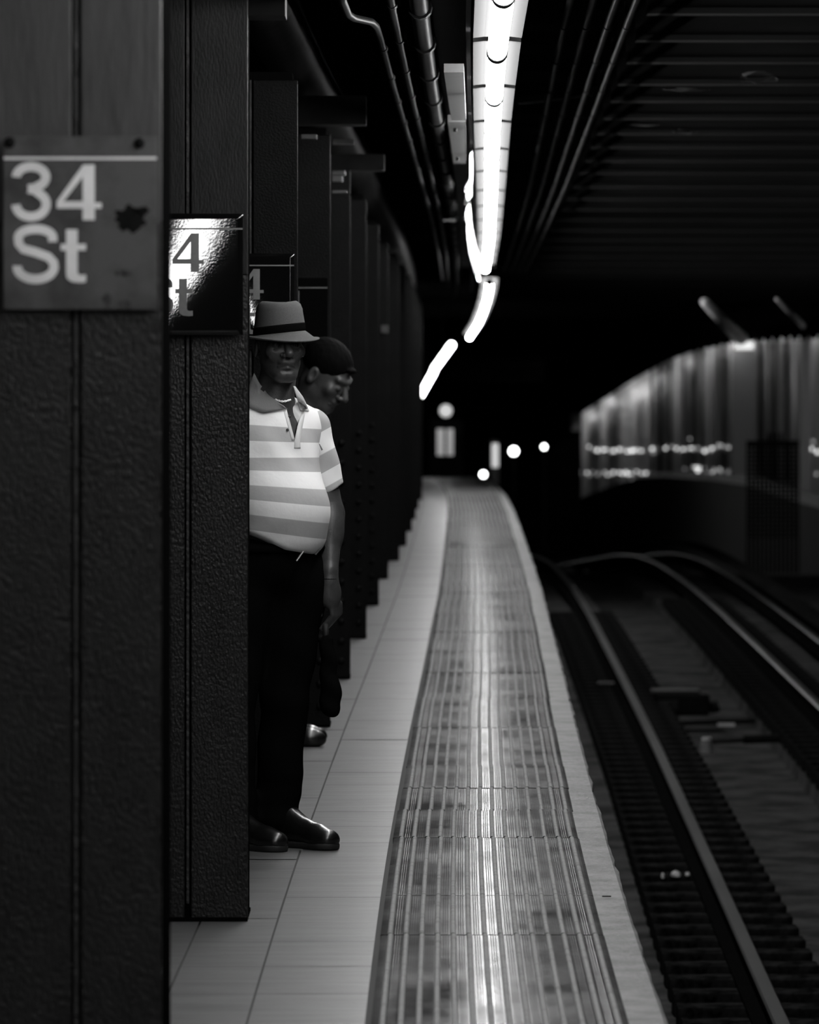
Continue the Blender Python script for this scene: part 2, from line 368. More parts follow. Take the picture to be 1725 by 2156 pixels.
# lit edges at the column heads
for (px0, px1, py0, py1, Y, nm) in ((635, 667, 283, 292, 23.0, 'bright flange edge at the head of the fourth column'), (701, 745, 293, 303, 25.2, 'top bracket plate right of the fourth column'),
        (700, 727, 360, 368, 26.4, 'upper bracket plate over the fifth column'), (700, 722, 370, 382, 26.5, 'middle bracket plate over the fifth column'), (700, 731, 401, 406, 26.6, 'lowest thin bracket plate over the fifth column'),
        (948-14, 960, 462, 465, 34.5, 'thin bright bracket under the thick conduit'), (780, 797, 679, 682, 37.5, 'small bright bracket between far columns, left one'), (803, 818, 685, 700, 39.5, 'small bright bracket between far columns, right one')):
    a, b = P(px0, py1, Y), P(px1, py0, Y)
    tag(MB().box(a.x, b.x, Y, Y+.08, a.z, b.z).build('bracket_plate', M['tray']), nm, 'bracket')
# lattice beam behind the columns
for (Y, za, zb) in ((15.3, 2.56, 2.62), (22.9, 2.64, 2.76), (27, 2.62, 2.70)):
    xr = E(Y)-.98 if Y < 20 else E(Y)-.9
    tag(MB().box(-3.2, xr, Y, Y+.2, za, zb).build('cross_beam', M['black']),
        {15.3: 'dark cross beam at the head of the second column', 22.9: 'dark cross beam behind the duct at the fourth column', 27: 'dark cross beam over the fifth column'}[Y], 'beam')

# ---------------------------------------------------------------- columns
CX = [(340,10.72),(522,15.24),(627,19.4),(696,23.4),(738,27.0),(772,31.0),(798,35.3),(818,39.67),(841,43.3),(856,46.9),(868,51),(876,55),(882,59),(889,63)]
HWc = .168
def column(i, px, Y):
    xr = XP(px, Y); xc = xr-HWc; z0 = zf(Y); top = 2.62+zc(Y)
    nm = ['nearest dark painted steel column with the grey 34 St sign', 'second dark steel column with the glossy sign, beside the man', 'third steel column, behind the man in the hat', 'fourth steel column with rivets, behind the second man',
          'fifth steel column from the camera, right of the second man', 'sixth steel column from the camera, two rivet rows at its foot', 'seventh steel column from the camera, first past the rivet rows', 'eighth dark steel column from the camera', 'ninth dark steel column from the camera',
          'tenth dark steel column from the camera', 'fourth dark steel column before the far end of the row', 'third dark steel column before the far end of the row', 'next to last dark column of the row', 'last dark column, beside the far platform end'][i]
    root = empty('steel_column', (xc, Y, z0), nm, 'column', 'platform columns')
    g = .009
    for sgn in (-1, 1):
        a, b = (xc-HWc, xc-g) if sgn < 0 else (xc+g, xc+HWc)
        if i < 2:      # duller face above the sign, paler on the nearest column; glossy dark paint below
            zs = 1.83
            MB().box(a, b, Y, Y+.014, z0+.002, zs).build('face_plate', M['column'], root, bevel=.003)
            MB().box(a, b, Y+.0005, Y+.014, zs, top).build('upper_face_plate', M['columnt'] if i == 0 else M['columnu'], root, bevel=.003)
        else: MB().box(a, b, Y, Y+.014, z0+.002, top).build('face_plate', M['columnd'], root, bevel=.003)
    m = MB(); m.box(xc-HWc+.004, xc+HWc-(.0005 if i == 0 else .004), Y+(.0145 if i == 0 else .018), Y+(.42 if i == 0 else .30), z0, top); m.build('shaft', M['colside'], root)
    m = MB(); m.box(xc-.0035, xc+.0035, Y+.004, Y+.017, z0+.05, top); m.build('seam_strip', M['seam'], root)
    MB().box(xc-HWc+.001, xc+HWc-.001, Y-.002, Y+.302, z0, z0+.012).build('base_plate', M['colside'], root)
    MB().box(xc-HWc-.02, xc+HWc-.02, Y+.02, Y+.28, top, top+.03).build('cap_plate', M['colside'], root)
    if 2 <= i <= 6:
        r0 = None
        for rx in ((HWc-.045,) if i != 5 else (HWc-.045,)):
            for k in range(12):
                zz = z0+.09+k*.098
                if r0 is None:
                    r0 = MB().sphere((xc+rx, Y-.002, zz), .017, 12, sc=(1, .75, 1)).build('rivet', M['columnd'], root, smooth=True)
                    z_0 = zz
                else:
                    c = r0.copy(); col.objects.link(c); c.parent = root; c.location = (0, 0, zz-z_0)
        if i in (4, 5, 3):
            for k in range(12):
                c = r0.copy(); col.objects.link(c); c.parent = root; c.location = (-.1, 0, k*.098)
    return root
for i, (px, Y) in enumerate(CX): column(i, px, Y)

# ---------------------------------------------------------------- signs
def ribbon(pts, w_):
    """flat stroke along pts (x,z) of width w_, returns quads as (verts, faces)"""
    n = len(pts); vs = []
    for i, p in enumerate(pts):
        a = pts[max(i-1, 0)]; b = pts[min(i+1, n-1)]
        dx, dz = b[0]-a[0], b[1]-a[1]; l = math.hypot(dx, dz) or 1; nx, nz = -dz/l, dx/l
        vs += [(p[0]+nx*w_/2, p[1]+nz*w_/2), (p[0]-nx*w_/2, p[1]-nz*w_/2)]
    return vs, [(2*i, 2*i+1, 2*i+3, 2*i+2) for i in range(n-1)]
def arc(cx, cy, rx, ry, a0, a1, n=20):
    return [(cx+rx*math.cos(math.radians(a0+(a1-a0)*k/n)), cy+ry*math.sin(math.radians(a0+(a1-a0)*k/n))) for k in range(n+1)]
def glyphs():
    """letter polygons in the pixel frame of the first sign (y down)"""
    out = {}
    out['3'] = [ribbon(arc(66.5, 373, 31, 22, 180, 424, 28)+[(73, 396.5), (60, 398)], 19), ribbon([(60, 398), (73, 400)]+arc(66.5, 430, 32, 26.5, -58, 178, 30), 19)]
    out['4'] = [([(176, 347), (200, 347), (200, 427), (214.5, 427), (214.5, 438.5), (200, 438.5), (200, 463), (175, 463), (175, 438.5), (120.5, 438.5), (120.5, 424)], None)]
    s = arc(76, 502, 37, 20, -10, -195, 24)
    s = [(112, 509)] + arc(76, 501, 36.5, 19, -2, -178, 22)[1:] + [(41, 513), (50, 524), (76, 531), (103, 541), (114, 553)] + arc(76, 562, 38.5, 25.5, -8, 186, 24)
    out['S'] = [ribbon(s, 19)]
    out['t'] = [([(140, 483), (164, 483), (164, 513.5), (181.6, 513.5), (181.6, 527), (164, 527), (164, 573), (167, 578), (173, 579), (181.6, 578), (181.6, 593.5), (170, 595), (152, 593), (142, 586), (140, 577), (140, 527), (129, 527), (129, 513.5), (140, 513.5)], None)]
    return out
GL = glyphs()
def warpq(a0, b0, cx, cm, cz, W=.302, H=.339):
    # slightly bent and twisted sheet, as old enamel signs are
    g = lambda x, z: a0*x+b0*z+.5*cx*x*x+cm*x*z+.5*cz*z*z
    mx = max(g(-W*i/8, -H*j/8) for i in range(9) for j in range(9))
    return lambda x, z: g(x, z)-mx
def sign(Y, xr, ztop, face, letter, label, yaw=0, sc=1/1071., warp=None, blot=False):
    """xr: right edge x, ztop: top height; sc metres per pixel of the first sign"""
    W, H = 323*sc, 363*sc
    root = bpy.data.objects.new('station_sign', None); col.objects.link(root); tag(root, label, 'sign', 'column name signs')
    def U(px, py, d=0): return ((px-331)*sc, d, -(py-288)*sc)
    def bld(name, mb, mt, **k):
        if warp: k.pop('bevel', 0)
        o = mb.build(name, mt, None, **k); o.parent = root
        if warp:
            for v in o.data.vertices: v.co.y += warp(v.co.x, v.co.z)
            if name == 'panel': o.data.polygons.foreach_set('use_smooth', [abs(p.normal.y) > .9 for p in o.data.polygons])
        return o
    mb = MB()
    if warp:
        nx_, nz_ = 20, 22; gx = [-W+W*i/nx_ for i in range(nx_+1)]; gz = [-H*i/nz_ for i in range(nz_+1)]
        mb.strip([[(x, 0, z) for x in gx] for z in gz]); mb.strip([[(x, .003, z) for x in gx] for z in gz])
        for x in (-W, 0): mb.strip([[(x, 0, z), (x, .003, z)] for z in gz])
        for z in (-H, 0): mb.strip([[(x, 0, z), (x, .003, z)] for x in gx])
    else: mb.box(-W, 0, 0, .003, -H, 0)
    bld('panel', mb, face, bevel=.001)
    mb = MB(); mb.box(-W+.001, -.001, -.0006, 0, -(336-288)*sc, -(331-288)*sc); bld('stripe', mb, letter)
    for ch, polys in GL.items():
        mb = MB(); qd = 0
        for vs, fs in polys:
            n = len(vs)
            if fs is None:
                f_, b_ = [U(x, y, -.0012) for x, y in vs], [U(x, y, 0) for x, y in vs]
                bm = bmesh.new()
                if ch == '4':
                    tri = [(135, 424), (175, 424), (175, 372)]
                    outer = [bm.verts.new(U(x, y, -.0012)) for x, y in vs]; inner = [bm.verts.new(U(x, y, -.0012)) for x, y in tri]
                    es = [bm.edges.new((outer[k], outer[(k+1) % n])) for k in range(n)]+[bm.edges.new((inner[k], inner[(k+1) % 3])) for k in range(3)]
                    bmesh.ops.triangle_fill(bm, edges=es, use_beauty=True)
                else:
                    tv = [bm.verts.new(U(x, y, -.0012)) for x, y in vs]; bmesh.ops.triangle_fill(bm, edges=[bm.edges.new((tv[k], tv[(k+1) % n])) for k in range(n)], use_beauty=True)
                bm.verts.index_update()
                mb.add([v.co[:] for v in bm.verts], [[v.index for v in f.verts] for f in bm.faces]); bm.free()
                mb.add(f_+b_, [(k, (k+1) % n, n+(k+1) % n, n+k) for k in range(n)])
            else:
                qd += 1; mb.add([U(x, y, -.0012-.0003*qd) for x, y in vs], fs)
        me = bld({'3': 'numeral_three', '4': 'numeral_four', 'S': 'letter_s', 't': 'letter_t'}[ch], mb, letter)
    for (px, py) in (((22, 300), (294, 302)) if blot else ()):
        c = U(px, py, -.004); mb = MB(); mb.sphere(c, .011, 12, sc=(1, .45, 1)); bld('bolt', mb, M['dirt'], smooth=True)
    if blot:
        for (cx, cy, rx, ry, sd) in ((275, 461, 33, 30, 1), (300, 443, 16, 9, 2), (262, 575, 22, 8, 3), (226, 632, 10, 16, 4), (264, 640, 16, 9, 5)):
            r_ = random.Random(sd); n = 30; vs = []
            for k in range(n):
                a = 2*math.pi*k/n; q = r_.uniform(.75, 1.12); vs.append(U(cx+rx*q*math.cos(a), cy+ry*q*math.sin(a), -.0009))
            b2 = [(x, 0, z) for x, y, z in vs]
            mb = MB(); mb.add(vs+b2, [tuple(range(n))]+[(k, (k+1) % n, n+(k+1) % n, n+k) for k in range(n)])
            bld('torn_patch', mb, M['dirt'] if sd < 3 else M['seam'])
    root.location = (xr, Y-.006, ztop); root.rotation_euler = (0, 0, yaw)
    return root
sg = P(331, 288, 10.70); sign(10.70, sg.x, sg.z, M['sign1'], M['letter'], 'blotchy sheen-grey 34 St sign with a torn black patch on the nearest column', blot=True)
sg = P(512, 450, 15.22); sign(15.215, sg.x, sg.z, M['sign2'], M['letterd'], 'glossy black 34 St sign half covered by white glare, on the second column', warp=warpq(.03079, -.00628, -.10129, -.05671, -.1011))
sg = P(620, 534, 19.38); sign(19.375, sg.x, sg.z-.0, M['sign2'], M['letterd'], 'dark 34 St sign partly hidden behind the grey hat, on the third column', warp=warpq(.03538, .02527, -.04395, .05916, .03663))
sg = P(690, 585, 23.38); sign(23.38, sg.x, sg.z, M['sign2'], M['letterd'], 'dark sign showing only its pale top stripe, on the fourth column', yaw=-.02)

# ---------------------------------------------------------------- tactile strip
def rubber():
    m = mat('tactile_rubber', .085, .3, nscale=3.2, dark=.035, nfac=(.3,.62), bump=.015, bscale=26, stretch=(1,.6,1), rvar=(.10,.26))
    return gloss_mix(m, 1, .085, .2)
tm = rubber(); rm = gloss_mix(mat('tactile_ridge', .30, .9, nscale=14, dark=.2, nfac=(.3,.5)), 1, .02, .4)
gap = mat('strip_joint', .012, .7)
strip_root = empty('tactile_strip', (E(9)-.4, 9, zf(9)), 'ribbed grey rubber warning strip along the platform edge', 'warning strip')
SW0, SW1 = -.706, -.098
py_ = -8.0; pj = []
while py_ < 85.5: pj.append(py_); py_ += random.choice([1.0, 1.1, 1.1, 1.15, .95])
nr = 14
for k in range(len(pj)-1):
    a, b = pj[k]+.0035, pj[k+1]-.0035
    lat = random.uniform(-.004, .004); dz = random.uniform(-.0012, .0022)
    n = 7; yy = np.linspace(a, b, n)
    mb = MB()
    # panel surface with fine grooves
    prof = [(SW0, -.017), (SW0, .002), (SW0+.012, .003)]
    pitch = (SW1-SW0-.05)/(nr-1)
    for i in range(nr):
        c = SW0+.026+i*pitch
        prof += [(c-.0085, .003), (c-.0085, .0022)] if False else [(c-.009, .003)]
        prof += [(c+.009, .003)]
        if i < nr-1:
            for q in range(1, 4):
                c2 = c+.009+(pitch-.018)*q/4; prof += [(c2-.0012, .003), (c2, .0028), (c2+.0012, .003)]
    prof += [(SW1-.01, .003), (SW1, .001), (SW1, -.017)]
    mb.strip([[(E(y)+x+lat, y, zf(y)+z+dz) for x, z in prof] for y in yy], 0)
    for i in range(nr):
        c = SW0+.026+i*pitch
        mb.strip([[(E(y)+c+lat+x, y, zf(y)+.003+z+dz) for x, z in ((-.0075, 0), (-.0055, .004), (-.002, .0055), (.002, .0055), (.0055, .004), (.0075, 0))] for y in yy], 1)
    mb.add([(E(a)+SW0+lat, a, zf(a)-.017), (E(a)+SW1+lat, a, zf(a)-.017), (E(a)+SW1+lat, a, zf(a)+.003+dz), (E(a)+SW0+lat, a, zf(a)+.003+dz)], [(0, 1, 2, 3)], 2)
    o = mb.build('panel', [tm, rm, gap], strip_root)

# ---------------------------------------------------------------- rails
def rail(off, label, name='running_rail', y0=9, y1=120, dz=0):
    yy = np.arange(y0, y1, 1.0); mb = MB()
    prof = [(-.07, -.14), (-.07, -.125), (-.012, -.11), (-.012, -.04), (-.036, -.03), (-.036, -.008)]
    pr2 = [(-.036, -.008), (-.028, 0), (.028, 0), (.036, -.008)]
    pr3 = [(.036, -.008), (.036, -.03), (.012, -.04), (.012, -.11), (.07, -.125), (.07, -.14)]
    for pr, mi in ((prof, 0), (pr2, 1), (pr3, 0)):
        mb.strip([[(E(y)+off+x, y, zf(y)+RZ+.06+z+dz) for x, z in pr] for y in yy], mi)
    o = mb.build(name, [M['rail'], M['railtop']]); return tag(o, label, 'rail')
rail(.80, 'steel running rail nearest the platform')
rail(2.235, 'steel running rail further from the platform, curving away right')
rail(2.87, 'dark third rail beyond the two running rails', 'third_rail', 30, 120, dz=.02)
mb = MB(); yy = np.arange(32, 110, 1.0)
mb.strip([[(E(y)+2.80, y, zf(y)+RZ+.22), (E(y)+3.02, y, zf(y)+RZ+.22), (E(y)+3.02, y, zf(y)+RZ+.25), (E(y)+2.80, y, zf(y)+RZ+.25), (E(y)+2.80, y, zf(y)+RZ+.22)] for y in yy])
tag(mb.build('cover_board', M['tie']), 'dark wooden cover board above the third rail', 'board')
t0 = MB().box(-.36, .36, -.11, .11, -.11, 0).build('rail_tie', M['tie'], bevel=.008)
first = True
for off, a, b, nm, g in ((.80, 12.1, 62, 'dark short tie block under the rail nearest the platform', 'ties under the near rail'), (2.235, 28.5, 66, 'dark short tie block under the far running rail', 'ties under the far rail')):
    y = a
    while y < b:
        o = t0 if first else t0.copy()
        if not first: col.objects.link(o)
        first = False
        o.location = (E(y)+off, y, zf(y)+RZ-.085); tag(o, nm, 'tie', g); y += .56

# track litter and gear
def onbed(px, py, z=RZ-.2):
    ys_ = np.linspace(12, 79, 3000); e_ = [abs((HC-(zf(q)+z))*F/q+HOR-py) for q in ys_]; Y = float(ys_[int(np.argmin(e_))])
    return Vector((XP(px, Y), Y, zf(Y)+z))
def blob(c, rx, ry, rz, seed, n=12):
    r_ = random.Random(seed); vs = []; m = 6
    for i in range(m+1):
        a = math.pi*i/m
        for j in range(n):
            t = 2*math.pi*j/n; q = r_.uniform(.75, 1.15)
            vs.append((c[0]+rx*q*math.sin(a)*math.cos(t), c[1]+ry*q*math.sin(a)*math.sin(t), max(c[2]-rz*.1, c[2]+rz*q*math.cos(a))))
    return MB().add(vs, [(i*n+j, (i+1)*n+j, (i+1)*n+(j+1) % n, i*n+(j+1) % n) for i in range(m) for j in range(n)])
for (px, py, w_, h_, nm) in ((1396, 1843, 7, 9, 'small white scrap, left of three beside the near rail'), (1424, 1840, 22, 11, 'largest white paper scrap beside the near rail'), (1448, 1838, 9, 6, 'small white scrap, right of three beside the near rail'),
                             (1196, 1165, 30, 11, 'blurred pale scrap far down the track'), (1234, 1166, 12, 6, 'faint small scrap right of the far pale scrap')):
    c = onbed(px, py+4, RZ-.08 if py > 1500 else RZ-.2); k = c.y/F
    tag(blob(c, w_*k/2, .05, h_*k, px).build('paper_scrap', M['litter'] if py > 1500 else M['edge']), nm, 'litter', 'track litter')
c = onbed(1488, 1586); k = c.y/F
root = empty('paper_cup', c, 'pale crushed cup on the concrete between the rails', 'cup')
MB().tube([c, c+Vector((0, 0, 30*k*.6)), c+Vector((0, 0, 30*k))], .03, 14, rs=[15*k, 13*k, 9*k]).build('cup_body', M['edge'], root)
MB().tube([c+Vector((0, 0, 28*k)), c+Vector((0, 0, 33*k))], 10*k, 14).build('rim', M['litter'], root)
c = onbed(1440, 1508); k = c.y/F
root = empty('track_box', c, 'dark equipment box with a grey plate between the rails', 'box')
a = c-Vector((55*k, 0, 0))
MB().box(c.x-60*k, c.x+55*k, c.y, c.y+.5, c.z, c.z+46*k).build('case', M['black'], root, bevel=.02)
MB().box(c.x-54*k, c.x-12*k, c.y-.02, c.y, c.z+14*k, c.z+34*k).build('plate', M['joist'], root)
MB().box(c.x-65*k, c.x+35*k, c.y+.02, c.y+.4, c.z+46*k, c.z+53*k).build('lid', M['joist'], root)
MB().tube([(c.x+55*k, c.y+.1, c.z+.06), (c.x+75*k, c.y+.1, c.z+.08)], .05, 12).build('conduit_stub', M['black'], root)
c = onbed(1515, 1528); k = c.y/F; root = empty('switch_rod', c, 'upper dark rod with a pale clip lying across the track bed', 'rod', 'track rods')
MB().tube([(c.x-80*k, c.y, c.z+.02), (c.x+75*k, c.y, c.z+.04)], .022, 10).build('bar', M['black'], root)
MB().box(c.x-4*k, c.x+32*k, c.y-.04, c.y-.02, c.z+.0, c.z+6*k).build('clip', M['litter'], root)
c = onbed(1570, 1568); k = c.y/F; root = empty('switch_rod', c, 'lower dark rod with a thick sleeve lying across the track bed', 'rod', 'track rods')
MB().tube([(c.x-90*k, c.y, c.z+.02), (c.x+70*k, c.y, c.z+.05)], .015, 10).build('bar', M['black'], root)
MB().tube([(c.x-5*k, c.y, c.z+.04), (c.x+70*k, c.y, c.z+.05)], .035, 10).build('sleeve', M['black'], root)
c = onbed(1277, 1440, RZ-.05); k = c.y/F
tag(MB().box(c.x-17*k, c.x+17*k, c.y, c.y+.12, c.z, c.z+.012).build('tie_plate', M['tray']), 'pale flat metal plate left of the near rail', 'plate')
for (px, py, s_, nm) in ((1237, 1681, 5, 'tiny white speck on the platform edge'),):
    Y = 17851/(py-769); c = Vector((XP(px, Y), Y, zf(Y)+.001)); tag(blob(c, .005, .009, .004, 3).build('chewing_gum', M['litter']), nm, 'litter')
Y = 17851/(1893-769); c = Vector((XP(1277, Y), Y, zf(Y)+.006))
tag(MB().box(c.x-.012, c.x+.014, c.y, c.y+.01, c.z, c.z+.003).build('twig', M['dirt']), 'small dark sliver at the seam of strip and edge', 'litter')

# ---------------------------------------------------------------- opposite side, far right
def tilewall():
    m = mat('wall_tile', .34, .4, nscale=1.4, dark=.16, nfac=(.3,.7), bump=.05, bscale=2.5, stretch=(1,1,.12))
    nt = m.node_tree; b = nt.nodes['Principled BSDF']
    return m
tw = tilewall()
WALL = [(2300, 78), (2000, 92), (1840, 102), (1725, 110), (1640, 117), (1590, 121), (1540, 126), (1440, 137), (1380, 144.6), (1320, 153), (1260, 162.5), (1215, 171)]
mb = MB(); rows = []
for px, Y in WALL:
    x = XP(px, Y); rows.append([(x, Y, -3.6), (x, Y, 0), (x, Y, 3.5)])
mb.strip(rows); mb.strip([[(a+.4, b+.5, c) for a, b, c in r] for r in rows]); wallo = mb.build('wall_right', tw, kind='structure')
# girder with joist stubs in front of it
GIR = [(2500, 52, 690), (2200, 62, 695), (1900, 76, 700), (1725, 90, 706), (1650, 96, 708), (1590, 102, 713), (1540, 107, 717), (1490, 112, 727), (1440, 117, 739), (1380, 124, 764), (1320, 131, 798), (1260, 138, 838), (1205, 143, 872)]
gy = np.interp
def gp(px): 
    a = GIR[::-1]; return (float(np.interp(px, [g[0] for g in a], [g[1] for g in a])), float(np.interp(px, [g[0] for g in a], [g[2] for g in a])))
mb = MB(); rows = []; rb = []
for px, Y, py in GIR:
    p = P(px, py, Y); rows.append([(p.x, Y, p.z), (p.x, Y, 3.5+zc(Y)+2)]); rb.append([(p.x+.2, Y+.3, p.z), (p.x+.2, Y+.3, 3.5)])
mb.strip(rows); mb.strip(rb); mb.strip([[a[0], b[0]] for a, b in zip(rows, rb)])
tag(mb.build('track_girder', M['ceil']), 'dark girder edge curving down over the far tiled wall', 'girder')
s0 = None; px = 1232.
while px < 1770:
    Y, py = gp(px); p = P(px, py+5, Y)
    if s0 is None: s0 = MB().box(-.05, .05, 0, .4, 0, .25).build('joist_end', M['ceil']); o = s0
    else: o = s0.copy(); col.objects.link(o)
    o.location = (p.x, Y-.05, p.z-random.uniform(0, .03)); tag(o, 'dark joist end hanging under the girder over the far wall', 'joist', 'joist ends over the far wall'); px += 14+ (px-1232)*.012
# dark blocking partition left of the tiled wall
a = P(1150, 860, 141); b = P(1224, 1160, 141)
tag(MB().box(a.x, b.x, 141, 142, -4, 2.55).build('tunnel_pier', M['dark']), 'dark pier where the tiled wall ends at left', 'pier')
a = P(1212, 872, 139); b = P(1226, 908, 139)
tag(MB().box(a.x-.05, b.x, 140.75, 141.02, b.z, a.z).build('end_plate', tw), 'small pale plate at the upper left end of the tiled wall', 'plate')
# pilasters
for (pa, pb, ya, yb, Y, nm) in ((1541, 1592, 714, 1018, 118, 'broad pale pier on the tiled wall with a bright top'), (1690, 1708, 700, 1060, 104, 'narrow pale pier at the right edge of the tiled wall')):
    a, b = P(pa, yb, Y), P(pb, ya, Y)
    tag(MB().box(a.x, b.x, Y, Y+.8, a.z-.2, b.z+.3).build('wall_pier', M['tilew']), nm, 'pier')
for k, px in enumerate((1375, 1392, 1415, 1443, 1467, 1482, 1515, 1528, 1604, 1620, 1636, 1660, 1676)):  # rods added for the upright reflection streaks in the tile
    Y = float(np.interp(px, [w_[0] for w_ in WALL[::-1]], [w_[1] for w_ in WALL[::-1]]))-.6
    a, b = P(px-3, 1010, Y), P(px+3, 700, Y)
    MB_ = MB().tube([(a.x, Y, a.z), (a.x, Y, 2.9)], .045, 10)
    tag(MB_.build('streak_rod', M['tray'] if k % 3 else M['tilew'], smooth=True), 'thin upright rod for a reflection streak on the far tiled wall, '+ORD[k]+' from the left', 'pipe', 'streak rods on the far wall')
# opposite platform with its dark edge band
OP = [(1800, 84, 1092, 1135), (1725, 90, 1070, 1112), (1650, 95, 1048, 1085), (1575, 101, 1022, 1062), (1500, 108, 1011, 1050), (1400, 118, 1004, 1044), (1340, 124, 1007, 1048), (1280, 131, 1026, 1060), (1222, 136, 1049, 1076)]
mb = MB(); rows = []; top = []
for px, Y, ya, yb in OP:
    a, b = P(px, ya, Y), P(px, yb, Y); rows.append([a[:], b[:], (b.x, Y+.3, b.z), (b.x, Y+.3, b.z-2.5)]); top.append([a[:], (a.x+.9, Y+9, a.z)])
mb.strip(rows); mb.strip(top); tag(mb.build('far_platform', mat('far_concrete', .03, .8, nscale=2, dark=.02)), 'dark edge band of the platform below the tiled wall', 'platform')
# lattice gate
root = empty('lattice_gate', P(1627, 1130, 89), 'black lattice gate before the tiled wall at right', 'gate')
a, b = P(1574, 1130, 89), P(1681, 930, 89)
mb = MB(); W = b.x-a.x
for k in range(13): x = a.x+W*k/12; mb.box(x-.02, x+.02, 89, 89.03, a.z-.6, b.z+ (.14 if 5 <= k <= 8 else 0))
mb.build('upright_bars', M['black'], root)
mb = MB(); n = 22
for k in range(n+1): z = a.z+(b.z-a.z)*k/n; mb.box(a.x, b.x, 89.03, 89.05, z-.014, z+.014)
mb.build('cross_bars', M['black'], root)
MB().box(a.x-.02, b.x+.02, 88.97, 89.08, b.z-.05, b.z+.02).build('top_rail', M['black'], root)
# lamps of the opposite platform, hidden behind the girder, lighting the tiled wall
for k, px in enumerate((2000, 1900, 1800, 1725, 1650, 1590, 1530, 1470, 1410, 1350, 1290, 1258, 1240, 1, 2)):
    Yg, py = gp(px); Yw = float(np.interp(px, [w_[0] for w_ in WALL[::-1]], [w_[1] for w_ in WALL[::-1]])); Y = Yg+(Yw-Yg)*.5
    p = Vector((4.9, 160, 1.45)) if px == 1 else Vector((4.5, 167, 1.0)) if px == 2 else P(px, py-20, Y)
    q = p+Vector((-.12, 1.3, .0))
    root = empty('opposite_fixture', p, 'fluorescent lamp hidden behind the girder over the opposite platform', 'lamp', 'opposite platform lamps')
    MB().tube([p, q], .03, 10).build('tube', emit('opposite_tube', 1, 60) if k == 0 else bpy.data.materials['opposite_tube'], root, smooth=True)
    MB().box(p.x-.1, p.x+.02, p.y, p.y+1.3, p.z+.05, p.z+.08).build('housing', M['white'], root)
    MB().box(p.x-.05, p.x-.03, p.y+.6, p.y+.63, p.z+.08, 3.58+zc(p.y)).build('hanger', M['black'], root)
# lamp at the pier top + pale struts on the ceiling leading to it
p = P(1567, 729, 102.5); root = empty('pier_lamp', p, 'bright box lamp at the head of the broad pier', 'lamp')
MB().box(p.x-.17, p.x+.17, 102.3, 102.5, p.z-.06, p.z+.09).build('diffuser', emit('pier_lamp_lens', 1, .85), root)
MB().box(p.x-.19, p.x+.19, 102.3, 102.55, p.z+.09, p.z+.12).build('housing', M['black'], root)
tag(MB().tube([P(1484, 636, 60), P(1520, 672, 75), P(1560, 712, 99)], .05, 10, rs=[.05, .08, .13]).build('ceiling_strut', M['white'], smooth=True), 'pale strut slanting down the dark ceiling to the pier lamp', 'strut')
tag(MB().tube([P(1636, 630, 60), P(1692, 686, 86)], .03, 10, rs=[.02, .045]).build('ceiling_strut', M['white'], smooth=True), 'thin pale strut at the far right of the dark ceiling', 'strut')
# glints on the wall tile, put in as rows of glowing dots
def glints(spec, label):
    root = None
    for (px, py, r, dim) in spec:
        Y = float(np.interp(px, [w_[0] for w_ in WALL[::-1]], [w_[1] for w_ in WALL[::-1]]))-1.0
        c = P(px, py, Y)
        if root is None: root = empty('glint_row', c, label, 'lamp', 'rows of glint dots on the far wall')
        MB().sphere(c, r*.8, 8).build('glow_dot', M['glow_dot_dim'] if dim else M['glow_dot'], root, smooth=True)
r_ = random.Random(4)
glints([(1240, 941, .045, 0)]+[(1252+k*8.4+r_.uniform(-3, 3), 949+r_.uniform(-3, 2), .05+r_.uniform(-.01, .02), r_.random() < .25) for k in range(13)]+[(1374, 945, .06, 0), (1376, 953, .05, 1)], 'left upper row of small glowing glint dots on the tiled wall')
glints([(1402+k*7.5, 944-4*math.sin(k*.9)+r_.uniform(-4, 4), .045+r_.uniform(-.01, .025), r_.random() < .5) for k in range(19)]+[(1453, 924, .04, 1)], 'right upper row of small glowing glint dots on the tiled wall')
glints([(1226+k*7.6+r_.uniform(-3, 3), 999+r_.uniform(-4, 2)-k*.2, .04+r_.uniform(-.008, .012), r_.random() < .6) for k in range(19)]+[(1331, 1010, .035, 1)], 'left lower row of small dim glint dots on the tiled wall')
glints([(1426+k*8+r_.uniform(-3, 3), 993+r_.uniform(-6, 5), .04+r_.uniform(-.01, .02), r_.random() < .75) for k in range(15)]+[(1462+k*4, 985+r_.uniform(-3, 8), .05, 0) for k in range(5)], 'right lower row of small dim glint dots on the tiled wall')
glints([(1686, 947, .04, 0), (1690, 958, .035, 0), (1709, 945, .05, 0), (1713, 930, .04, 1), (1722, 952, .05, 0), (1720, 998, .04, 1), (1687, 995, .03, 1)], 'short row of small glint dots at the right edge of the tiled wall')

# ---------------------------------------------------------------- far end of the platform
p = P(939, 865, 94.2); root = empty('round_signal', p, 'round pale lit disc above the far platform end', 'signal')
MB().tube([p, p+Vector((0, .06, 0))], .108, 24).build('lens', M['lensdim'], root)
MB().tube([p+Vector((0, .02, 0)), p+Vector((0, .12, 0))], .122, 24).build('housing', M['black'], root)
MB().box(p.x-.02, p.x+.02, p.y+.07, p.y+.11, p.z-.5, p.z).build('post', M['black'], root)
a, b = P(905, 1010, 94), P(975, 885, 94)
root = empty('platform_booth', (a.x, 94, a.z), 'dark booth with a lit window beyond the platform end', 'booth')
MB().box(a.x, b.x, 94, 95.5, a.z-.8, b.z).build('body', M['dark'], root)
c0, c1 = P(920, 959, 93.9), P(955, 903, 93.9)
MB().box(c0.x, c1.x, 93.96, 93.99, c0.z, c1.z).build('window_pane', M['win'], root)
MB().box((c0.x+c1.x)/2-.012, (c0.x+c1.x)/2+.028, 93.93, 93.95, c0.z, c1.z).build('window_post', M['black'], root)
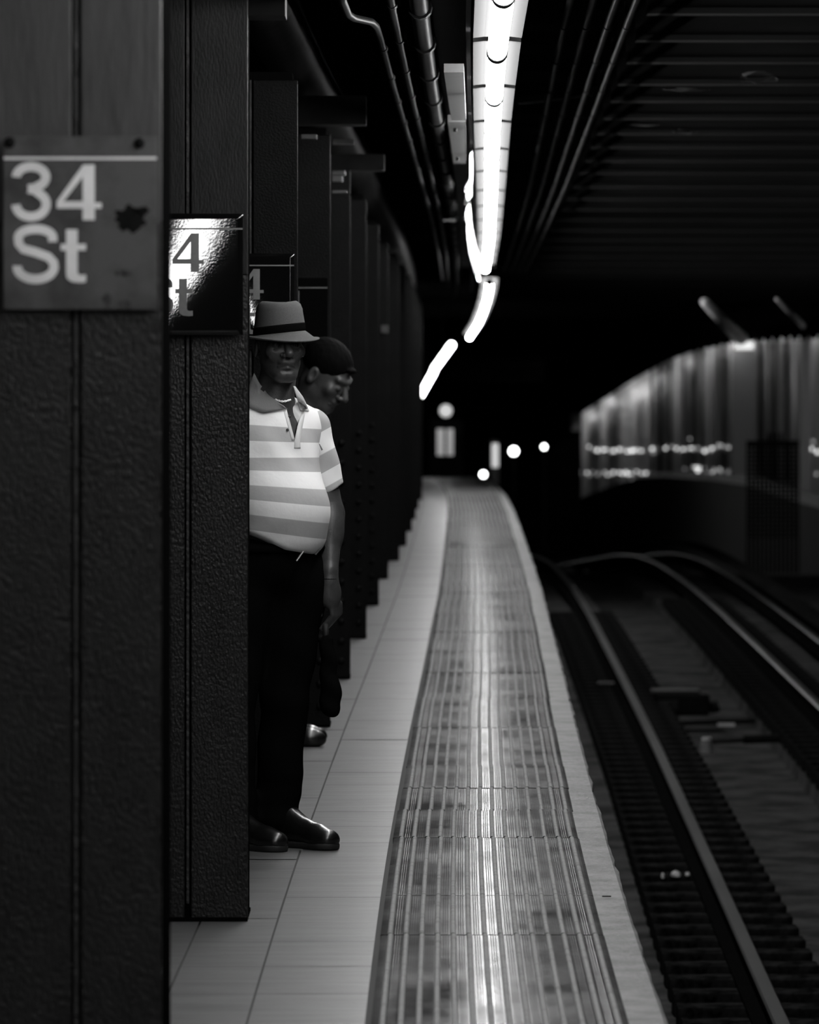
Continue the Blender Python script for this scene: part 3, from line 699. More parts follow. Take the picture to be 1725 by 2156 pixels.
for (px, py, r, Y, nm, mt) in ((1082, 950, .085, 112, 'largest bright round tunnel signal light', 'lens'), (1146, 941, .05, 112, 'small bright round light, right of the largest signal light', 'lens'), (1018, 999, .05, 84, 'bright round light at the far platform corner', 'lens')):
    p = P(px, py, Y); root = empty('signal_light', p, nm, 'signal')
    MB().sphere(p, r, 14, sc=(1, .5, 1)).build('lens', M[mt], root, smooth=True)
    MB().tube([p+Vector((0, r*.4, 0)), p+Vector((0, r*.4+.15, 0))], r*1.25, 16).build('housing', M['black'], root)
    MB().box(p.x-.03, p.x+.03, p.y+.1, p.y+.16, p.z-2.2, p.z).build('post', M['black'], root)
a, b = P(1036, 984, 98), P(1050, 934, 98)
root = empty('strip_light', (a.x, 98, a.z), 'narrow upright lit panel between the tunnel signals', 'lamp')
MB().box(a.x, b.x, 98, 98.05, a.z, b.z).build('panel', emit('strip_panel', 1, .55), root, bevel=.02)
c0 = P(1034, 1060, 98); MB().box(c0.x, b.x+.01, 98.06, 98.2, c0.z-.5, b.z+.06).build('post', M['tray'], root)
p = P(752, 244, 27.2); tag(MB().box(p.x-.004, p.x+.004, p.y, p.y+.02, p.z-.009, p.z+.009).build('pilot_lamp', M['glow_dot']), 'tiny white pilot light beside the duct pipe', 'lamp')

# ================================================================ people: signed-distance bodies
def v3(*a): return np.array(a, dtype=float)
def ell(p, c, r):
    q = (p-np.array(c))/np.array(r); k0 = np.linalg.norm(q, axis=-1); k1 = np.linalg.norm(q/np.array(r), axis=-1)
    return k0*(k0-1)/np.maximum(k1, 1e-9)
def cone(p, a, b, r1, r2):
    a = np.array(a, float); b = np.array(b, float); ba = b-a; h = np.clip(((p-a)@ba)/(ba@ba), 0, 1)
    return np.linalg.norm(p-a-h[..., None]*ba, axis=-1)-(r1+(r2-r1)*h)
def smin(a, b, k):
    h = np.clip(.5+.5*(b-a)/k, 0, 1); return b+(a-b)*h-k*h*(1-h)
def smax(a, b, k): return -smin(-a, -b, k)
def rotz(p, a, c=(0, 0, 0)):
    c = np.array(c, float); q = p-c; ca, sa = math.cos(a), math.sin(a)
    return np.stack([q[..., 0]*ca-q[..., 1]*sa, q[..., 0]*sa+q[..., 1]*ca, q[..., 2]], -1)+c
def surfnet(f, lo, hi, vox):
    lo = np.array(lo, float); hi = np.array(hi, float); n = np.ceil((hi-lo)/vox).astype(int)+1
    ax = [lo[i]+vox*np.arange(n[i]) for i in range(3)]
    V = np.empty(n)
    for i in range(n[0]):
        g = np.stack(np.meshgrid([ax[0][i]], ax[1], ax[2], indexing='ij'), -1)[0]; V[i] = f(g)
    neg = V < 0
    c = n-1; cnt = np.zeros(c); acc = np.zeros(tuple(c)+(3,))
    base = np.stack(np.meshgrid(*[np.arange(k) for k in c], indexing='ij'), -1).astype(float)
    cs = [(i, j, k) for i in (0, 1) for j in (0, 1) for k in (0, 1)]
    sl = lambda o: tuple(slice(o[d], o[d]+c[d]) for d in range(3))
    for a in cs:
        for d in range(3):
            if a[d]: continue
            b = list(a); b[d] = 1
            va, vb = V[sl(a)], V[sl(b)]; m = (va < 0) != (vb < 0)
            t = np.where(m, va/np.where(m, va-vb, 1), 0)
            pos = np.array(a, float)[None, None, None]+np.zeros(tuple(c)+(3,)); pos[..., d] += t
            acc += np.where(m[..., None], pos, 0); cnt += m
    act = cnt > 0; idx = -np.ones(c, int); idx[act] = np.arange(act.sum())
    verts = lo+vox*(base[act]+acc[act]/cnt[act][:, None])
    faces = []
    for d in range(3):
        e, g = (d+1) % 3, (d+2) % 3
        s0 = [slice(0, None)]*3; s1 = [slice(0, None)]*3; s0[d] = slice(0, -1); s1[d] = slice(1, None)
        A, B = neg[tuple(s0)], neg[tuple(s1)]; m = A != B
        ii = np.argwhere(m)
        ok = (ii[:, e] > 0) & (ii[:, g] > 0) & (ii[:, e] < c[e]) & (ii[:, g] < c[g]); ii = ii[ok]
        fl = A[tuple(ii.T)]
        q = []
        for (de, dg) in ((-1, -1), (0, -1), (0, 0), (-1, 0)):
            k = ii.copy(); k[:, e] += de; k[:, g] += dg; q.append(idx[tuple(k.T)])
        q = np.stack(q, 1); q[~fl] = q[~fl][:, ::-1]; faces.append(q)
    return verts, np.concatenate(faces)
def sdfmesh(parts, name, mt, parent, origin, attr=None, smooth_it=0):
    """parts: list of (f, lo, hi, vox); points are in the person's own frame, origin = world position"""
    vs = []; fs = []; o_ = 0
    for f, lo, hi, vox in parts:
        v, q = surfnet(f, lo, hi, vox); vs.append(v); fs.append(q+o_); o_ += len(v)
    v = np.concatenate(vs); q = np.concatenate(fs)
    me = bpy.data.meshes.new(name); me.from_pydata(v.tolist(), [], q.tolist())
    me.materials.append(mt); me.polygons.foreach_set('use_smooth', [True]*len(me.polygons))
    if attr is not None:
        a = me.attributes.new('sv', 'FLOAT', 'POINT'); a.data.foreach_set('value', attr(v).astype(np.float32))
    me.update(); o = bpy.data.objects.new(name, me); col.objects.link(o); o.parent = parent
    return o
def lmesh(mb, name, mt, parent, **k):
    o = mb.build(name, mt, None, **k); o.parent = parent; return o

def head_sdf(p, k=1., old=True):
    """canonical head: faces -y, z up, origin between the ears"""
    p = p/k
    q = p.copy(); q[..., 0] = np.abs(q[..., 0])
    d = ell(p, (0, .018, .035), (.076, .095, .082))
    d = smin(d, ell(p, (0, -.018, -.035), (.059 if old else .064, .072, .078)), .03)
    d = smin(d, ell(p, (0, -.062, -.098), (.030, .024, .022)), .03)
    d = smin(d, cone(q, (.044, .0, -.06), (.018, -.06, -.1), .018, .016), .025)
    d = smin(d, ell(q, (.043, -.062, -.022), (.022, .018, .02)), .02)
    d = smin(d, cone(q, (.008, -.086, .024), (.042, -.072, .027), .010, .009), .014)
    d = smax(d, -ell(q, (.031, -.100, -.002), (.019, .018, .013)), .010)
    d = smin(d, ell(q, (.031, -.078, -.003), (.015, .0125, .0110)), .004)
    d = smin(d, cone(p, (0, -.088, .008), (0, -.112, -.031), .009, .0130), .009)
    d = smin(d, ell(q, (.0155, -.098, -.036), (.0105, .012, .0085)), .006)
    d = smax(d, -ell(q, (.0080, -.106, -.046), (.0050, .006, .004)), .003)
    d = smin(d, ell(p, (0, -.086, -.058), (.026, .012, .011)), .012)
    d = smin(d, cone(q, (0, -.0925, -.0620), (.027, -.080, -.072), .0052, .0035), .004)
    d = smin(d, cone(q, (0, -.0885, -.0765), (.020, -.080, -.0775), .0060, .004), .005)
    d = smax(d, -cone(q, (0, -.099, -.0690), (.031, -.081, -.0795), .0032, .0028), .003)
    if old:
        d = smax(d, -cone(q, (.020, -.101, -.034), (.037, -.082, -.080), .0050, .0042), .005)
        d = smax(d, -cone(q, (.018, -.094, -.015), (.040, -.080, -.020), .0034, .0026), .004)
        d = smax(d, -cone(p, (-.016, -.092, -.088), (.016, -.092, -.088), .003, .003), .008)
    e = ell(q, (.079, .012, -.008), (.010, .020, .033)); e = smax(e, -ell(q, (.088, .006, -.004), (.008, .010, .019)), .006)
    d = smin(d, e, .008)
    return d*k
def hand_down(q, s=1):
    """hand SDF in own frame: wrist at origin, fingers towards -z, thumb towards -x"""
    d = ell(q, (.006, 0, -.05), (.026, .038, .05))
    d = smin(d, cone(q, (0, 0, .03), (0, 0, -.01), .026, .024), .02)
    for k, yy in enumerate((-.030, -.010, .010, .029)):
        L_ = (.9, 1, .95, .78)[k]
        a = (.014, yy, -.085); b = (.012-.004*k, yy*.95, -.085-.042*L_); c = (-.008-.004*k, yy*.85, -.085-.066*L_); e = (-.024, yy*.8, -.085-.072*L_)
        f = np.minimum(np.minimum(cone(q, a, b, .0100, .0090), cone(q, b, c, .0088, .0080)), cone(q, c, e, .0080, .0068))
        d = smin(d, f, .006)
    t = np.minimum(cone(q, (-.012, -.022, -.022), (-.024, -.030, -.055), .014, .0108), cone(q, (-.024, -.030, -.055), (-.022, -.026, -.098), .0105, .0078))
    return smin(d, t, .010)

def hand_hold(q):
    d = ell(q, (.006, .004, -.045), (.024, .036, .050))
    d = smin(d, cone(q, (0, 0, .03), (0, 0, -.01), .026, .025), .02)
    for k, yy in enumerate((.004, .016, .027, .036)):
        L_ = (.95, 1, .92, .75)[k]
        a = (.012-.004*k, yy, -.076); b = (.010-.006*k, yy+.004, -.076-.040*L_); c = (-.004-.006*k, yy-.014, -.076-.068*L_); e = (-.014-.005*k, yy-.026, -.076-.086*L_)
        f = np.minimum(np.minimum(cone(q, a, b, .0100, .0090), cone(q, b, c, .0088, .0078)), cone(q, c, e, .0078, .0068))
        d = smin(d, f, .005)
    t = np.minimum(cone(q, (.0, -.016, -.022), (-.004, -.030, -.062), .015, .0112), cone(q, (-.004, -.030, -.062), (-.004, -.029, -.112), .0108, .0080))
    return smin(d, t, .008)

# ---------------------------------------------------------------- man in the hat
Y1 = 17.57; KX = F/Y1
def LX(px): return (px-600)/KX
def LZ(py): return (1785-py)/KX
O1 = Vector((XP(600, Y1), Y1, zf(Y1)))
man = empty('person', O1, 'man in grey hat and striped polo shirt standing beside the second column', 'person')
PH = math.radians(35); FW = np.array([math.sin(PH), -math.cos(PH), 0]); LF = np.array([math.cos(PH), math.sin(PH), 0]); TC = np.array([-.045, .0, 0])
def bod(p):       # to body frame: u his left, v forward, w up
    q = p-TC; return np.stack([q@LF, q@FW, q[..., 2]], -1)
def unb(u, v, w_): return TC+LF*u+FW*v+np.array([0, 0, w_])
HP = np.array([-.015, -.035, 1.622]); HY = math.radians(17)
def head1(p):
    q = rotz(p-HP, -HY); return head_sdf(q)
def torso_skin(p):
    b = bod(p)
    d = ell(b, (0, 0, 1.24), (.155, .102, .2))
    d = smin(d, cone(p, HP+(0, .03, -.06), (-.035, .0, 1.44), .058, .062), .03)
    d = smin(d, ell(b, (0, .035, 1.08), (.14, .14, .15)), .05)
    q = b.copy(); q[..., 0] = np.abs(q[..., 0]); d = smin(d, cone(q, (.03, -.02, 1.42), (.14, -.01, 1.36), .05, .052), .04)
    return d
SHL = unb(.165, -.01, 1.355); ELB = np.array([.147, .085, 1.075]); WRI = np.array([.142, .01, .862])
SHR = unb(-.165, -.01, 1.355); ELR = unb(-.235, -.02, 1.08); WRR = unb(-.22, .05, .85)
def arm(p, S_, E_, W_):
    d = smin(cone(p, S_, E_, .052, .042), cone(p, E_, W_, .041, .0275), .02)
    return smin(d, ell(p, E_+(W_-E_)*.25, (.043, .043, .07)), .02)
def skin_up(p): return smin(head1(p), torso_skin(p), .02)
def armL(p):
    d = arm(p, SHL, ELB, WRI); h = hand_hold(rotz(p-WRI, math.radians(70))); return smin(d, h, .012)
def armR(p):
    d = arm(p, SHR, ELR, WRR); h = hand_down(rotz(p-WRR, math.radians(40))*np.array([-1, 1, 1])); return smin(d, h, .012)
body = sdfmesh([(skin_up, (-.13, -.19, 1.36), (.11, .14, 1.76), .0024), (torso_skin, (-.26, -.2, .95), (.2, .2, 1.40), .008),
                (armL, (.06, -.08, .66), (.24, .2, 1.42), .0032), (armR, (-.36, -.2, .64), (-.08, .12, 1.42), .006)], 'body', M['skin1'], man, O1)

# shirt
def poly_sdf(x, z, pts):
    d = np.full(x.shape, 1e9); s = np.ones(x.shape); n = len(pts)
    for i in range(n):
        a = pts[i]; b = pts[i-1]; ex, ez = b[0]-a[0], b[1]-a[1]; wx, wz = x-a[0], z-a[1]
        t = np.clip((wx*ex+wz*ez)/(ex*ex+ez*ez), 0, 1); bx_, bz_ = wx-ex*t, wz-ez*t; d = np.minimum(d, bx_*bx_+bz_*bz_)
        c1 = z >= a[1]; c2 = z < b[1]; c3 = ex*wz > ez*wx
        s = np.where((c1 & c2 & c3) | (~c1 & ~c2 & ~c3), -s, s)
    return s*np.sqrt(d)
VN = [(LX(552), LZ(795)), (LX(620), LZ(806)), (LX(638), LZ(860)), (LX(627), LZ(895)), (LX(621), LZ(926)), (LX(612), LZ(890)), (LX(602), LZ(858)), (LX(572), LZ(842))]
def shirt_solid(p):
    b = bod(p)
    d = ell(b, (0, .0, 1.24), (.172, .122, .205))
    q = b.copy(); q[..., 0] = np.abs(q[..., 0])
    d = smin(d, cone(q, (.02, -.025, 1.425), (.145, -.01, 1.362), .056, .060), .05)
    d = smin(d, ell(b, (0, .052, 1.085), (.163, .163, .155)), .07)
    d = smin(d, ell(b, (0, .03, .99), (.155, .145, .07)), .05)
    # folds
    d = d - .0022*np.sin(b[..., 0]*52+b[..., 2]*38)*np.exp(-((b[..., 2]-1.30)/.09)**2) - .0018*np.sin(b[..., 2]*46-b[..., 0]*38)*np.exp(-((b[..., 0]+.12)/.07)**2)
    return d
def shirt(p):
    d = shirt_solid(p); b = bod(p)
    hem = .972-.10*b[..., 1]-.16*b[..., 0]-.35*np.minimum(b[..., 0]+.05, 0)
    d = smax(d, hem-p[..., 2], .012)
    neck = ell(p, (-.03, .005, 1.50), (.073, .075, .075)); d = smax(d, -neck, .008)
    v = np.maximum(poly_sdf(p[..., 0], p[..., 2], VN), p[..., 1]+.02)
    return smax(d, -v, .004)
def striped(name, phase, period, tilt=0):
    m = bpy.data.materials.new(name); m.use_nodes = True; nt = m.node_tree; b = nt.nodes['Principled BSDF']; b.inputs['Roughness'].default_value = .85
    b.inputs['Specular IOR Level'].default_value = .2
    at = nt.nodes.new('ShaderNodeAttribute'); at.attribute_name = 'sv'
    a = nt.nodes.new('ShaderNodeMath'); a.operation = 'MULTIPLY_ADD'; a.inputs[1].default_value = 1/period; a.inputs[2].default_value = phase
    f = nt.nodes.new('ShaderNodeMath'); f.operation = 'FRACT'; nt.links.new(at.outputs['Fac'], a.inputs[0]); nt.links.new(a.outputs[0], f.inputs[0])
    r = nt.nodes.new('ShaderNodeValToRGB'); r.color_ramp.elements[0].position = .485; r.color_ramp.elements[1].position = .515
    r.color_ramp.elements[0].color = (.80,)*3+(1,); r.color_ramp.elements[1].color = (.42,)*3+(1,)
    nt.links.new(f.outputs[0], r.inputs[0]); nt.links.new(r.outputs[0], b.inputs['Base Color'])
    tc = nt.nodes.new('ShaderNodeTexCoord'); n = nt.nodes.new('ShaderNodeTexNoise'); n.inputs['Scale'].default_value = 26; n.inputs['Detail'].default_value = 4
    bp = nt.nodes.new('ShaderNodeBump'); bp.inputs['Strength'].default_value = .35; bp.inputs['Distance'].default_value = .006
    nt.links.new(tc.outputs['Object'], n.inputs[0]); nt.links.new(n.outputs[0], bp.inputs['Height']); nt.links.new(bp.outputs[0], b.inputs['Normal'])
    return m
# stripe coordinate: counted upward; a white band starts at each integer
SP = .1015
def sv_torso(v):
    x, z = v[:, 0], v[:, 2]
    y_ = 1785-z*KX; xp = x*KX+600
    slope = np.interp(y_, [860, 900, 960, 1050, 1120], [.07, .07, 0, .09, .14])   # stripes sag to the right low on the belly, and high on the chest
    yy_ = y_-slope*(xp-600)
    return np.interp(yy_, [700, 864, 868, 899, 930, 963, 991, 1024, 1056, 1089, 1122, 1155], [-5, 0, 0, -.5, -1, -1.5, -2, -2.5, -3, -3.5, -4, -4.5]) * -1
sm = striped('striped_jersey', 0, 1.0)
shirt_o = sdfmesh([(shirt, (-.30, -.24, .9), (.20, .22, 1.5), .0048)], 'shirt', sm, man, O1, attr=sv_torso)
def sleeve(S_, E_, hemc, nrm):
    def f(p):
        d = cone(p, S_, hemc, .060, .055)
        d = smax(d, (p-hemc)@nrm, .004)
        d = d-.002*np.sin(p[..., 2]*60+p[..., 0]*50)
        return d
    return f
hl = np.array([LX(692), .10, LZ(1037)]); nl = np.array([-.42, 0, -.90]); nl = nl/np.linalg.norm(nl)
nl2 = np.array([.42, .1, -.9]); nl2 /= np.linalg.norm(nl2)
def sv_sl(v): 
    y_ = 1785-v[:, 2]*KX; xp = v[:, 0]*KX+600; t = y_+.55*(xp-700)
    return np.interp(t, [800, 945, 985, 1018, 1100], [0, 1.5, 2.0, 2.5, 3.3])
hemn = np.array([.5, 0, -.86]); hemn /= np.linalg.norm(hemn)
sl1 = sdfmesh([(sleeve(SHL, ELB, hl, hemn), (.03, -.05, 1.08), (.26, .25, 1.46), .004)], 'sleeve', sm, man, O1, attr=sv_sl)
hr = SHR+(ELR-SHR)*.8
sl2 = sdfmesh([(sleeve(SHR, ELR, hr, (ELR-SHR)/np.linalg.norm(ELR-SHR)), (-.4, -.25, 1.04), (-.08, .15, 1.46), .006)], 'sleeve', sm, man, O1, attr=sv_sl)
# things laid on the shirt front: find the surface along the view line
def surf_y(f, x, z, y0=-.35, y1=.3):
    ys_ = np.linspace(y0, y1, 900); d = f(np.stack([np.full(900, x), ys_, np.full(900, z)], -1)); k = np.argmax(d < 0)
    return float(ys_[k]) if (d < 0).any() else 0.
def patch(A, B, n=10, m=4, off=.006, lift=None):
    """sheet between polylines A and B (px,py) laid on the shirt"""
    rows = []
    ia = np.linspace(0, len(A)-1, n)
    for t in ia:
        a = [np.interp(t, range(len(A)), [q[c] for q in A]) for c in (0, 1)]; b = [np.interp(t, range(len(B)), [q[c] for q in B]) for c in (0, 1)]
        r = []
        for j in range(m):
            s_ = j/(m-1); x, z = LX(a[0]*(1-s_)+b[0]*s_), LZ(a[1]*(1-s_)+b[1]*s_)
            y = surf_y(shirt_solid, x, z, -.3, .1)
            if y > .05 or y == 0: y = -.02
            r.append((x, y-off-(lift(s_) if lift else 0), z))
        rows.append(r)
    return MB().strip(rows)
lmesh(patch([(536, 786), (548, 808), (566, 832), (598, 855)], [(515, 840), (528, 858), (556, 869), (606, 861)], 14, 6, .004, lambda s: .020*(1-s)+.006), 'collar', M['collar'], man, smooth=True, solid=.004)
lmesh(patch([(618, 813), (625, 836), (633, 864)], [(622, 814), (640, 838), (650, 866)], 10, 5, .003, lambda s: .005*(1-s)+.002), 'collar', M['collar'] if False else mat('collar_pale', .6, .9), man, smooth=True, solid=.004)
lmesh(patch([(598, 864), (607, 895), (616, 928)], [(604, 862), (613, 892), (622, 926)], 10, 3, .001), 'placket', mat('placket_cloth', .6, .9), man, smooth=True, solid=.0012)
lmesh(patch([(636, 866), (628, 895), (621, 930), (621, 944)], [(643, 866), (638, 895), (633, 930), (634, 944)], 12, 3, .001), 'placket', bpy.data.materials['placket_cloth'], man, smooth=True, solid=.0012)
for (px, py) in ((607, 905), (611, 877)):
    x, z = LX(px), LZ(py); lmesh(MB().sphere((x, surf_y(shirt_solid, x, z)-.006, z), .005, 10, sc=(1, .4, 1)), 'button', M['tray'], man, smooth=True)
x, z = LX(675), LZ(941); y = surf_y(shirt_solid, x, z)
lmesh(MB().add([(x-.006, y-.003, z+.012), (x-.002, y-.003, z+.009), (x+.008, y-.003, z-.009), (x+.003, y-.003, z-.012), (x-.006, y, z+.012), (x-.002, y, z+.009), (x+.008, y, z-.009), (x+.003, y, z-.012)],
    [(0,1,2,3),(0,4,5,1),(1,5,6,2),(2,6,7,3),(3,7,4,0)]), 'chest_emblem', mat('emblem_thread', .15, .8), man)
# necklace
mb = MB()
for k in range(15):
    t = k/14; px = 582+30*t; py = 842+3.5*math.sin(t*math.pi); x, z = LX(px), LZ(py); mb.sphere((x, surf_y(skin_up, x, z, -.2, .1)-.002, z), .0033+.0012*(k % 3 == 0), 8)
lmesh(mb, 'necklace', mat('necklace_silver', .9, .25), man, smooth=True)
# trousers
def legs(p):
    b = bod(p)
    d = ell(b, (0, .01, .93), (.158, .130, .12))
    hipL, knL, anL = np.array([.028, .03, .86]), np.array([-.002, .03, .48]), np.array([-.028, .06, .09])
    hipR, knR, anR = np.array([-.13, -.03, .86]), np.array([-.17, -.06, .48]), np.array([-.165, -.02, .08])
    for h_, k_, a_ in ((hipL, knL, anL), (hipR, knR, anR)):
        d = smin(d, smin(cone(p, h_, k_, .112, .078), cone(p, k_, a_, .076, .073), .02), .04)
    d = d-.003*np.sin(p[..., 2]*30+p[..., 0]*25)-.002*np.sin(p[..., 2]*85)*np.clip((.3-p[..., 2])/.2, 0, 1)
    d = smax(d, .045+.06*(p[..., 1]-.02)-p[..., 2], .01)
    return smax(d, p[..., 2]-1.0, .01)
sdfmesh([(legs, (-.30, -.22, .01), (.19, .22, 1.02), .006)], 'trousers', M['cloth'], man, O1)
mb = MB(); pts = []
for k in range(41):
    a = 2*math.pi*k/40; u, v_ = .162*math.cos(a), .01+.136*math.sin(a); pts.append(unb(u, v_, .968))
mb.tube(pts, .016, 8, cap=False); lmesh(mb, 'belt', M['cloth'], man, smooth=True)
a, b = (LX(627), LZ(1178)), (LX(641), LZ(1158))
lmesh(MB().tube([(a[0], -.185, a[1]), (b[0], -.175, b[1])], .0045, 8), 'buckle_prong', M['silver'], man)
lmesh(MB().tube([(LX(665), -.13, LZ(1166)), (LX(674), -.12, LZ(1156))], .004, 8), 'belt_clip', M['silver'], man)
# bracelet cord
mb = MB(); c = WRI+np.array([0, 0, .004]); mb.tube([(c[0]+.0285*math.cos(t), c[1]+.0285*math.sin(t), c[2]) for t in np.linspace(0, 2*math.pi, 25)], .0025, 6, cap=False)
lmesh(mb, 'wrist_cord', M['black'], man, smooth=True)
# shoes
def shoe_parts(toe, dirv, nm=None):
    d = np.array([dirv[0], dirv[1], 0]); d /= np.linalg.norm(d); s_ = np.array([-d[1], d[0], 0]); toe = np.array([toe[0], toe[1], 0.])
    def fr(p):
        q = p-toe; return np.stack([q@d, q@s_, q[..., 2]], -1)       # x: 0 at the toe, -.29 at heel
    def up(p):
        q = fr(p)
        f = ell(q, (-.055, 0, .032), (.055, .046, .036))
        f = smin(f, cone(q, (-.09, 0, .042), (-.2, 0, .055), .038, .040), .03)
        f = smin(f, ell(q, (-.235, 0, .055), (.05, .038, .055)), .02)
        f = smin(f, cone(q, (-.13, 0, .062), (-.22, 0, .11), .026, .042), .03)
        return smax(f, .018-q[..., 2], .004)
    def so(p):
        q = fr(p); f = np.minimum(cone(q, (-.05, 0, .014), (-.12, 0, .014), .047, .040), cone(q, (-.12, 0, .014), (-.245, 0, .014), .040, .036))
        return np.maximum(f, np.abs(q[..., 2]-.011)-.011)
    ctr = toe-d*.14
    lo = ctr-np.array([.19, .19, 0]); hi = ctr+np.array([.19, .19, .16]); lo[2] = -.01
    root = sdfmesh([(up, lo, hi, .004)], 'shoe', M['leather'], man, O1)
    so_ = sdfmesh([(so, lo, hi, .004)], 'sole', M['sole'], root, O1); 
    mb = MB()
    for k in range(4):
        t = -.105-.028*k; zz = .082+.012*k; A_ = toe+d*t+s_*.018+np.array([0, 0, zz-.004]); B_ = toe+d*(t-.006)-s_*.018+np.array([0, 0, zz-.004]); mid = (A_+B_)/2+np.array([0, 0, .007])
        mb.tube([A_, mid, B_], .003, 6)
    l = lmesh(mb, 'lace', M['tray'], root, smooth=True)
shoe_parts((.170, -.095), (.78, -.62)); shoe_parts((.006, -.175), (.78, -.62))
# hat
mb = MB(); HC_ = np.array([-.0175, -.03]); hy = math.radians(22); n = 48
def hatring(a_, b_, z, wave=0, droop=0, pinch=0, sx=0, tl=.11):
    r = []
    for k in range(n+1):
        t = 2*math.pi*k/n; x, y = a_*math.cos(t), b_*math.sin(t)         # front is y<0
        fr = max(0, -math.sin(t)); sd = abs(math.cos(t))
        zz = z-droop*fr**1.5+wave*sd**3
        pk = 1-pinch*fr*sd; x *= pk
        X_, Y_ = x*math.cos(hy)-y*math.sin(hy), x*math.sin(hy)+y*math.cos(hy)
        r.append((HC_[0]+X_+sx, HC_[1]+Y_, zz+tl*X_))
    return r
zb = 1.657
crown = [hatring(.079, .098, zb, 0), hatring(.0785, .097, zb+.025), hatring(.075, .092, zb+.05, 0, 0, .03), hatring(.072, .087, zb+.075, 0, -.002, .05, tl=.06), hatring(.0675, .08, zb+.090, .003, 0, .08, tl=.03), hatring(.056, .066, zb+.098, .005, 0, .1, tl=.02), hatring(.03, .04, zb+.090, .008, 0, .1), hatring(.004, .01, zb+.084, 0, 0, 0)]
brim = [hatring(.079, .098, zb), hatring(.090, .112, zb-.005, .001, .009, tl=.08), hatring(.104, .128, zb-.009, -.002, .015, tl=.04), hatring(.117, .143, zb-.011, -.003, .018, tl=.0), hatring(.127, .150, zb-.009, -.001, .017, tl=-.01)]
hat = lmesh(MB().strip(crown), 'hat', M['felt'], man, smooth=True, solid=.003)
lmesh(MB().strip(brim), 'brim', M['felt'], hat, smooth=True, solid=.003)
lmesh(MB().strip([hatring(.0800, .099, zb-.001), hatring(.0815, .1005, zb+.004), hatring(.0812, .1, zb+.020), hatring(.0795, .098, zb+.026)]), 'hat_band', M['hatband'], hat, smooth=True, solid=.002)
# eyes
for sx in (-1, 1):
    e = np.array([sx*.031, -.0835, -.003]); ca, sa = math.cos(HY), math.sin(HY); w_ = HP+np.array([e[0]*ca-e[1]*sa, e[0]*sa+e[1]*ca, e[2]])
    lmesh(MB().sphere(w_, .0085, 12), 'eye', M['eyed'], man, smooth=True)
# bag in the left hand
bx0 = Vector(O1)+Vector((LX(689), -.02, LZ(1505)))
def bagf(p):
    d = cone(p, (.012, 0, .028), (.0, 0, .238), .034, .023); d = smin(d, ell(p, (.014, 0, .08), (.026, .03, .05)), .02)
    return d-.003*np.sin(p[..., 2]*70+p[..., 0]*60)
v_, q_ = surfnet(bagf, (-.06, -.06, -.02), (.07, .06, .27), .004)
me = bpy.data.meshes.new('folded_umbrella'); me.from_pydata(v_.tolist(), [], q_.tolist()); me.materials.append(M['cloth']); me.polygons.foreach_set('use_smooth', [True]*len(me.polygons))
bag = bpy.data.objects.new('folded_umbrella', me); col.objects.link(bag); bag.location = bx0; tag(bag, 'black folded umbrella held in the left hand of the man in the hat', 'umbrella')
lmesh(MB().tube([(-.003, 0, .235), (-.004, .005, .270), (-.005, .012, .292)], .010, 8), 'handle', M['sole'], bag, smooth=True)

# ---------------------------------------------------------------- second man, head bowed
Y2 = 22.3; K2 = F/Y2
O2 = Vector((XP(650, Y2), Y2, zf(Y2)))
man2 = empty('person', O2, 'bare-headed dark-haired man looking down, half hidden behind the man in the hat', 'person')
def L2(px, py, y=0): return np.array([(px-650)/K2, y, (HC-zf(Y2))-(py-HOR)/K2])
Hc2 = L2(688, 790, -.05); yw, pt = math.radians(62), math.radians(34)
def Rm():
    return np.array(Matrix.Rotation(yw, 3, 'Z') @ Matrix.Rotation(pt, 3, 'X'))
R2 = Rm(); HS = 1.13
def head2(p): return head_sdf((p-Hc2)@R2, HS, False)
def hairf(p):
    q = ((p-Hc2)@R2)/HS
    d = ell(q, (0, .022, .045), (.0815, .099, .083))
    fac = smax(ell(q, (0, -.085, -.035), (.085, .07, .088)), -1e9, .001)
    d = smax(d, -ell(q, (0, -.10, -.03), (.074, .085, .092)), .008)
    d = smax(d, -.35*(q[..., 1]-.0)-(q[..., 2]+.018), .01)
    d = smin(d, ell(q, (.004, -.078, .070), (.026, .012, .009)), .012)
    return (d-.0008*np.sin(q[..., 0]*300)*np.sin(q[..., 1]*120))*HS
NB = Hc2+np.array([-.08, .03, -.15])
def up2(p):
    d = smin(head2(p), cone(p, Hc2+R2@np.array([0, .03, -.06]), NB, .062, .066), .03)
    return d
CH2 = np.array([-.06, .05, 1.2])
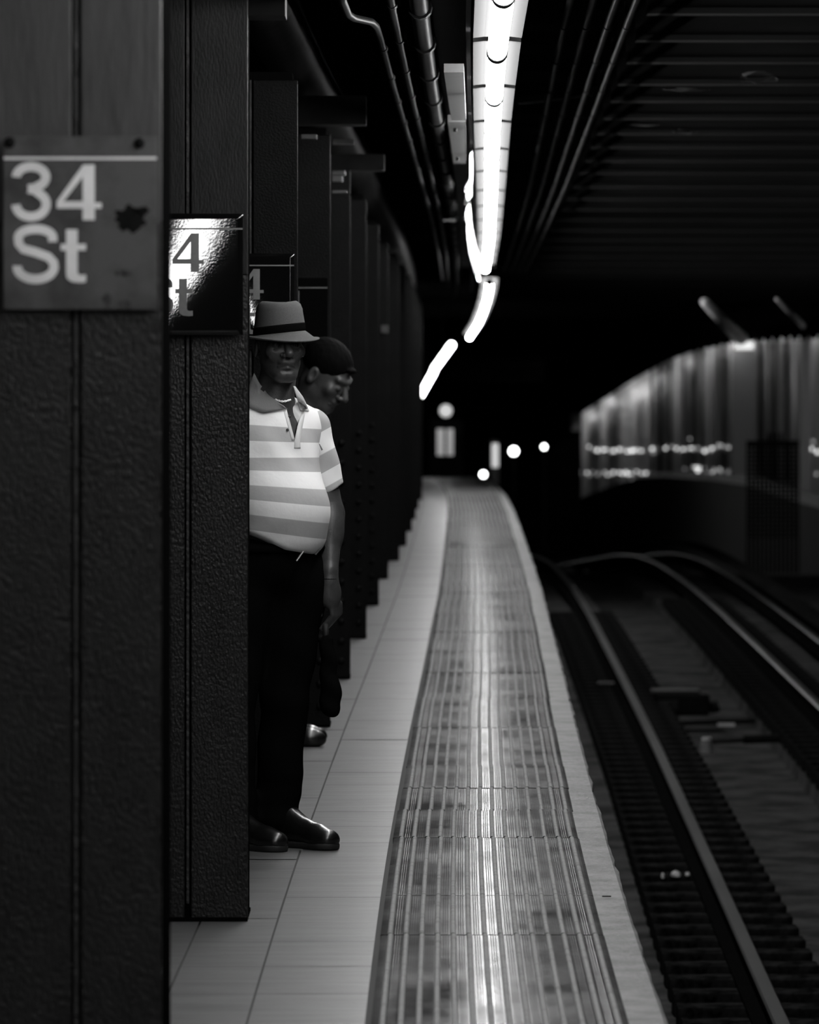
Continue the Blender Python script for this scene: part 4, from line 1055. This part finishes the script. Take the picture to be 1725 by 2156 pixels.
sdfmesh([(up2, Hc2-np.array([.2, .17, .24]), Hc2+np.array([.17, .17, .17]), .0034)], 'body', M['skin2'], man2, O2)
sdfmesh([(hairf, Hc2-.16, Hc2+.16, .003)], 'hair', M['hair'], man2, O2)
def jacket(p):
    d = ell(p, (-.09, .06, 1.14), (.14, .16, .27))
    d = smin(d, cone(p, (-.08, -.10, 1.34), (-.08, .22, 1.34), .06, .06), .06)
    d = smin(d, ell(p, (-.08, .05, .95), (.13, .15, .14)), .05)
    for yy in (-.14, .24):
        d = smin(d, smin(cone(p, (-.08, yy, 1.34), (-.07, yy*1.1, 1.06), .058, .048), cone(p, (-.07, yy*1.1, 1.06), (-.06, yy*.7, .92), .046, .036), .02), .03)
    return d
sdfmesh([(jacket, (-.3, -.28, .78), (.16, .38, 1.48), .008)], 'jacket', M['cloth'], man2, O2)
def hands2(p):
    d = None
    for yy in (-.10, .17):
        q = (p-np.array([-.06, yy, .915])); q = np.stack([q[..., 0]*.3-q[..., 2]*.95, q[..., 1], q[..., 0]*-.95-q[..., 2]*.3], -1); h = hand_down(q*np.array([1, 1, 1]))
        d = h if d is None else np.minimum(d, h)
    return d
sdfmesh([(hands2, (-.06, -.2, .78), (.22, .26, 1.05), .005)], 'hands', M['skin2'], man2, O2)
def legs2(p):
    d = ell(p, (-.08, .05, .9), (.13, .15, .12))
    for yy in (-.06, .14):
        d = smin(d, smin(cone(p, (-.08, yy, .85), (-.065, yy, .47), .095, .066), cone(p, (-.065, yy, .47), (-.075, yy, .07), .064, .058), .02), .03)
    return smax(d, .04-p[..., 2], .005)
sdfmesh([(legs2, (-.25, -.2, .02), (.1, .28, 1.03), .008)], 'trousers', M['cloth'], man2, O2)
for yy in (-.06, .14):
    def sh(p, yy=yy):
        f = ell(p, (.02, yy, .03), (.055, .042, .036)); f = smin(f, cone(p, (-.01, yy, .04), (-.1, yy, .05), .036, .038), .03); return smax(f, -p[..., 2], .002)
    o = sdfmesh([(sh, (-.17, yy-.08, -.01), (.1, yy+.08, .12), .005)], 'shoe', M['leather'], man2, O2)
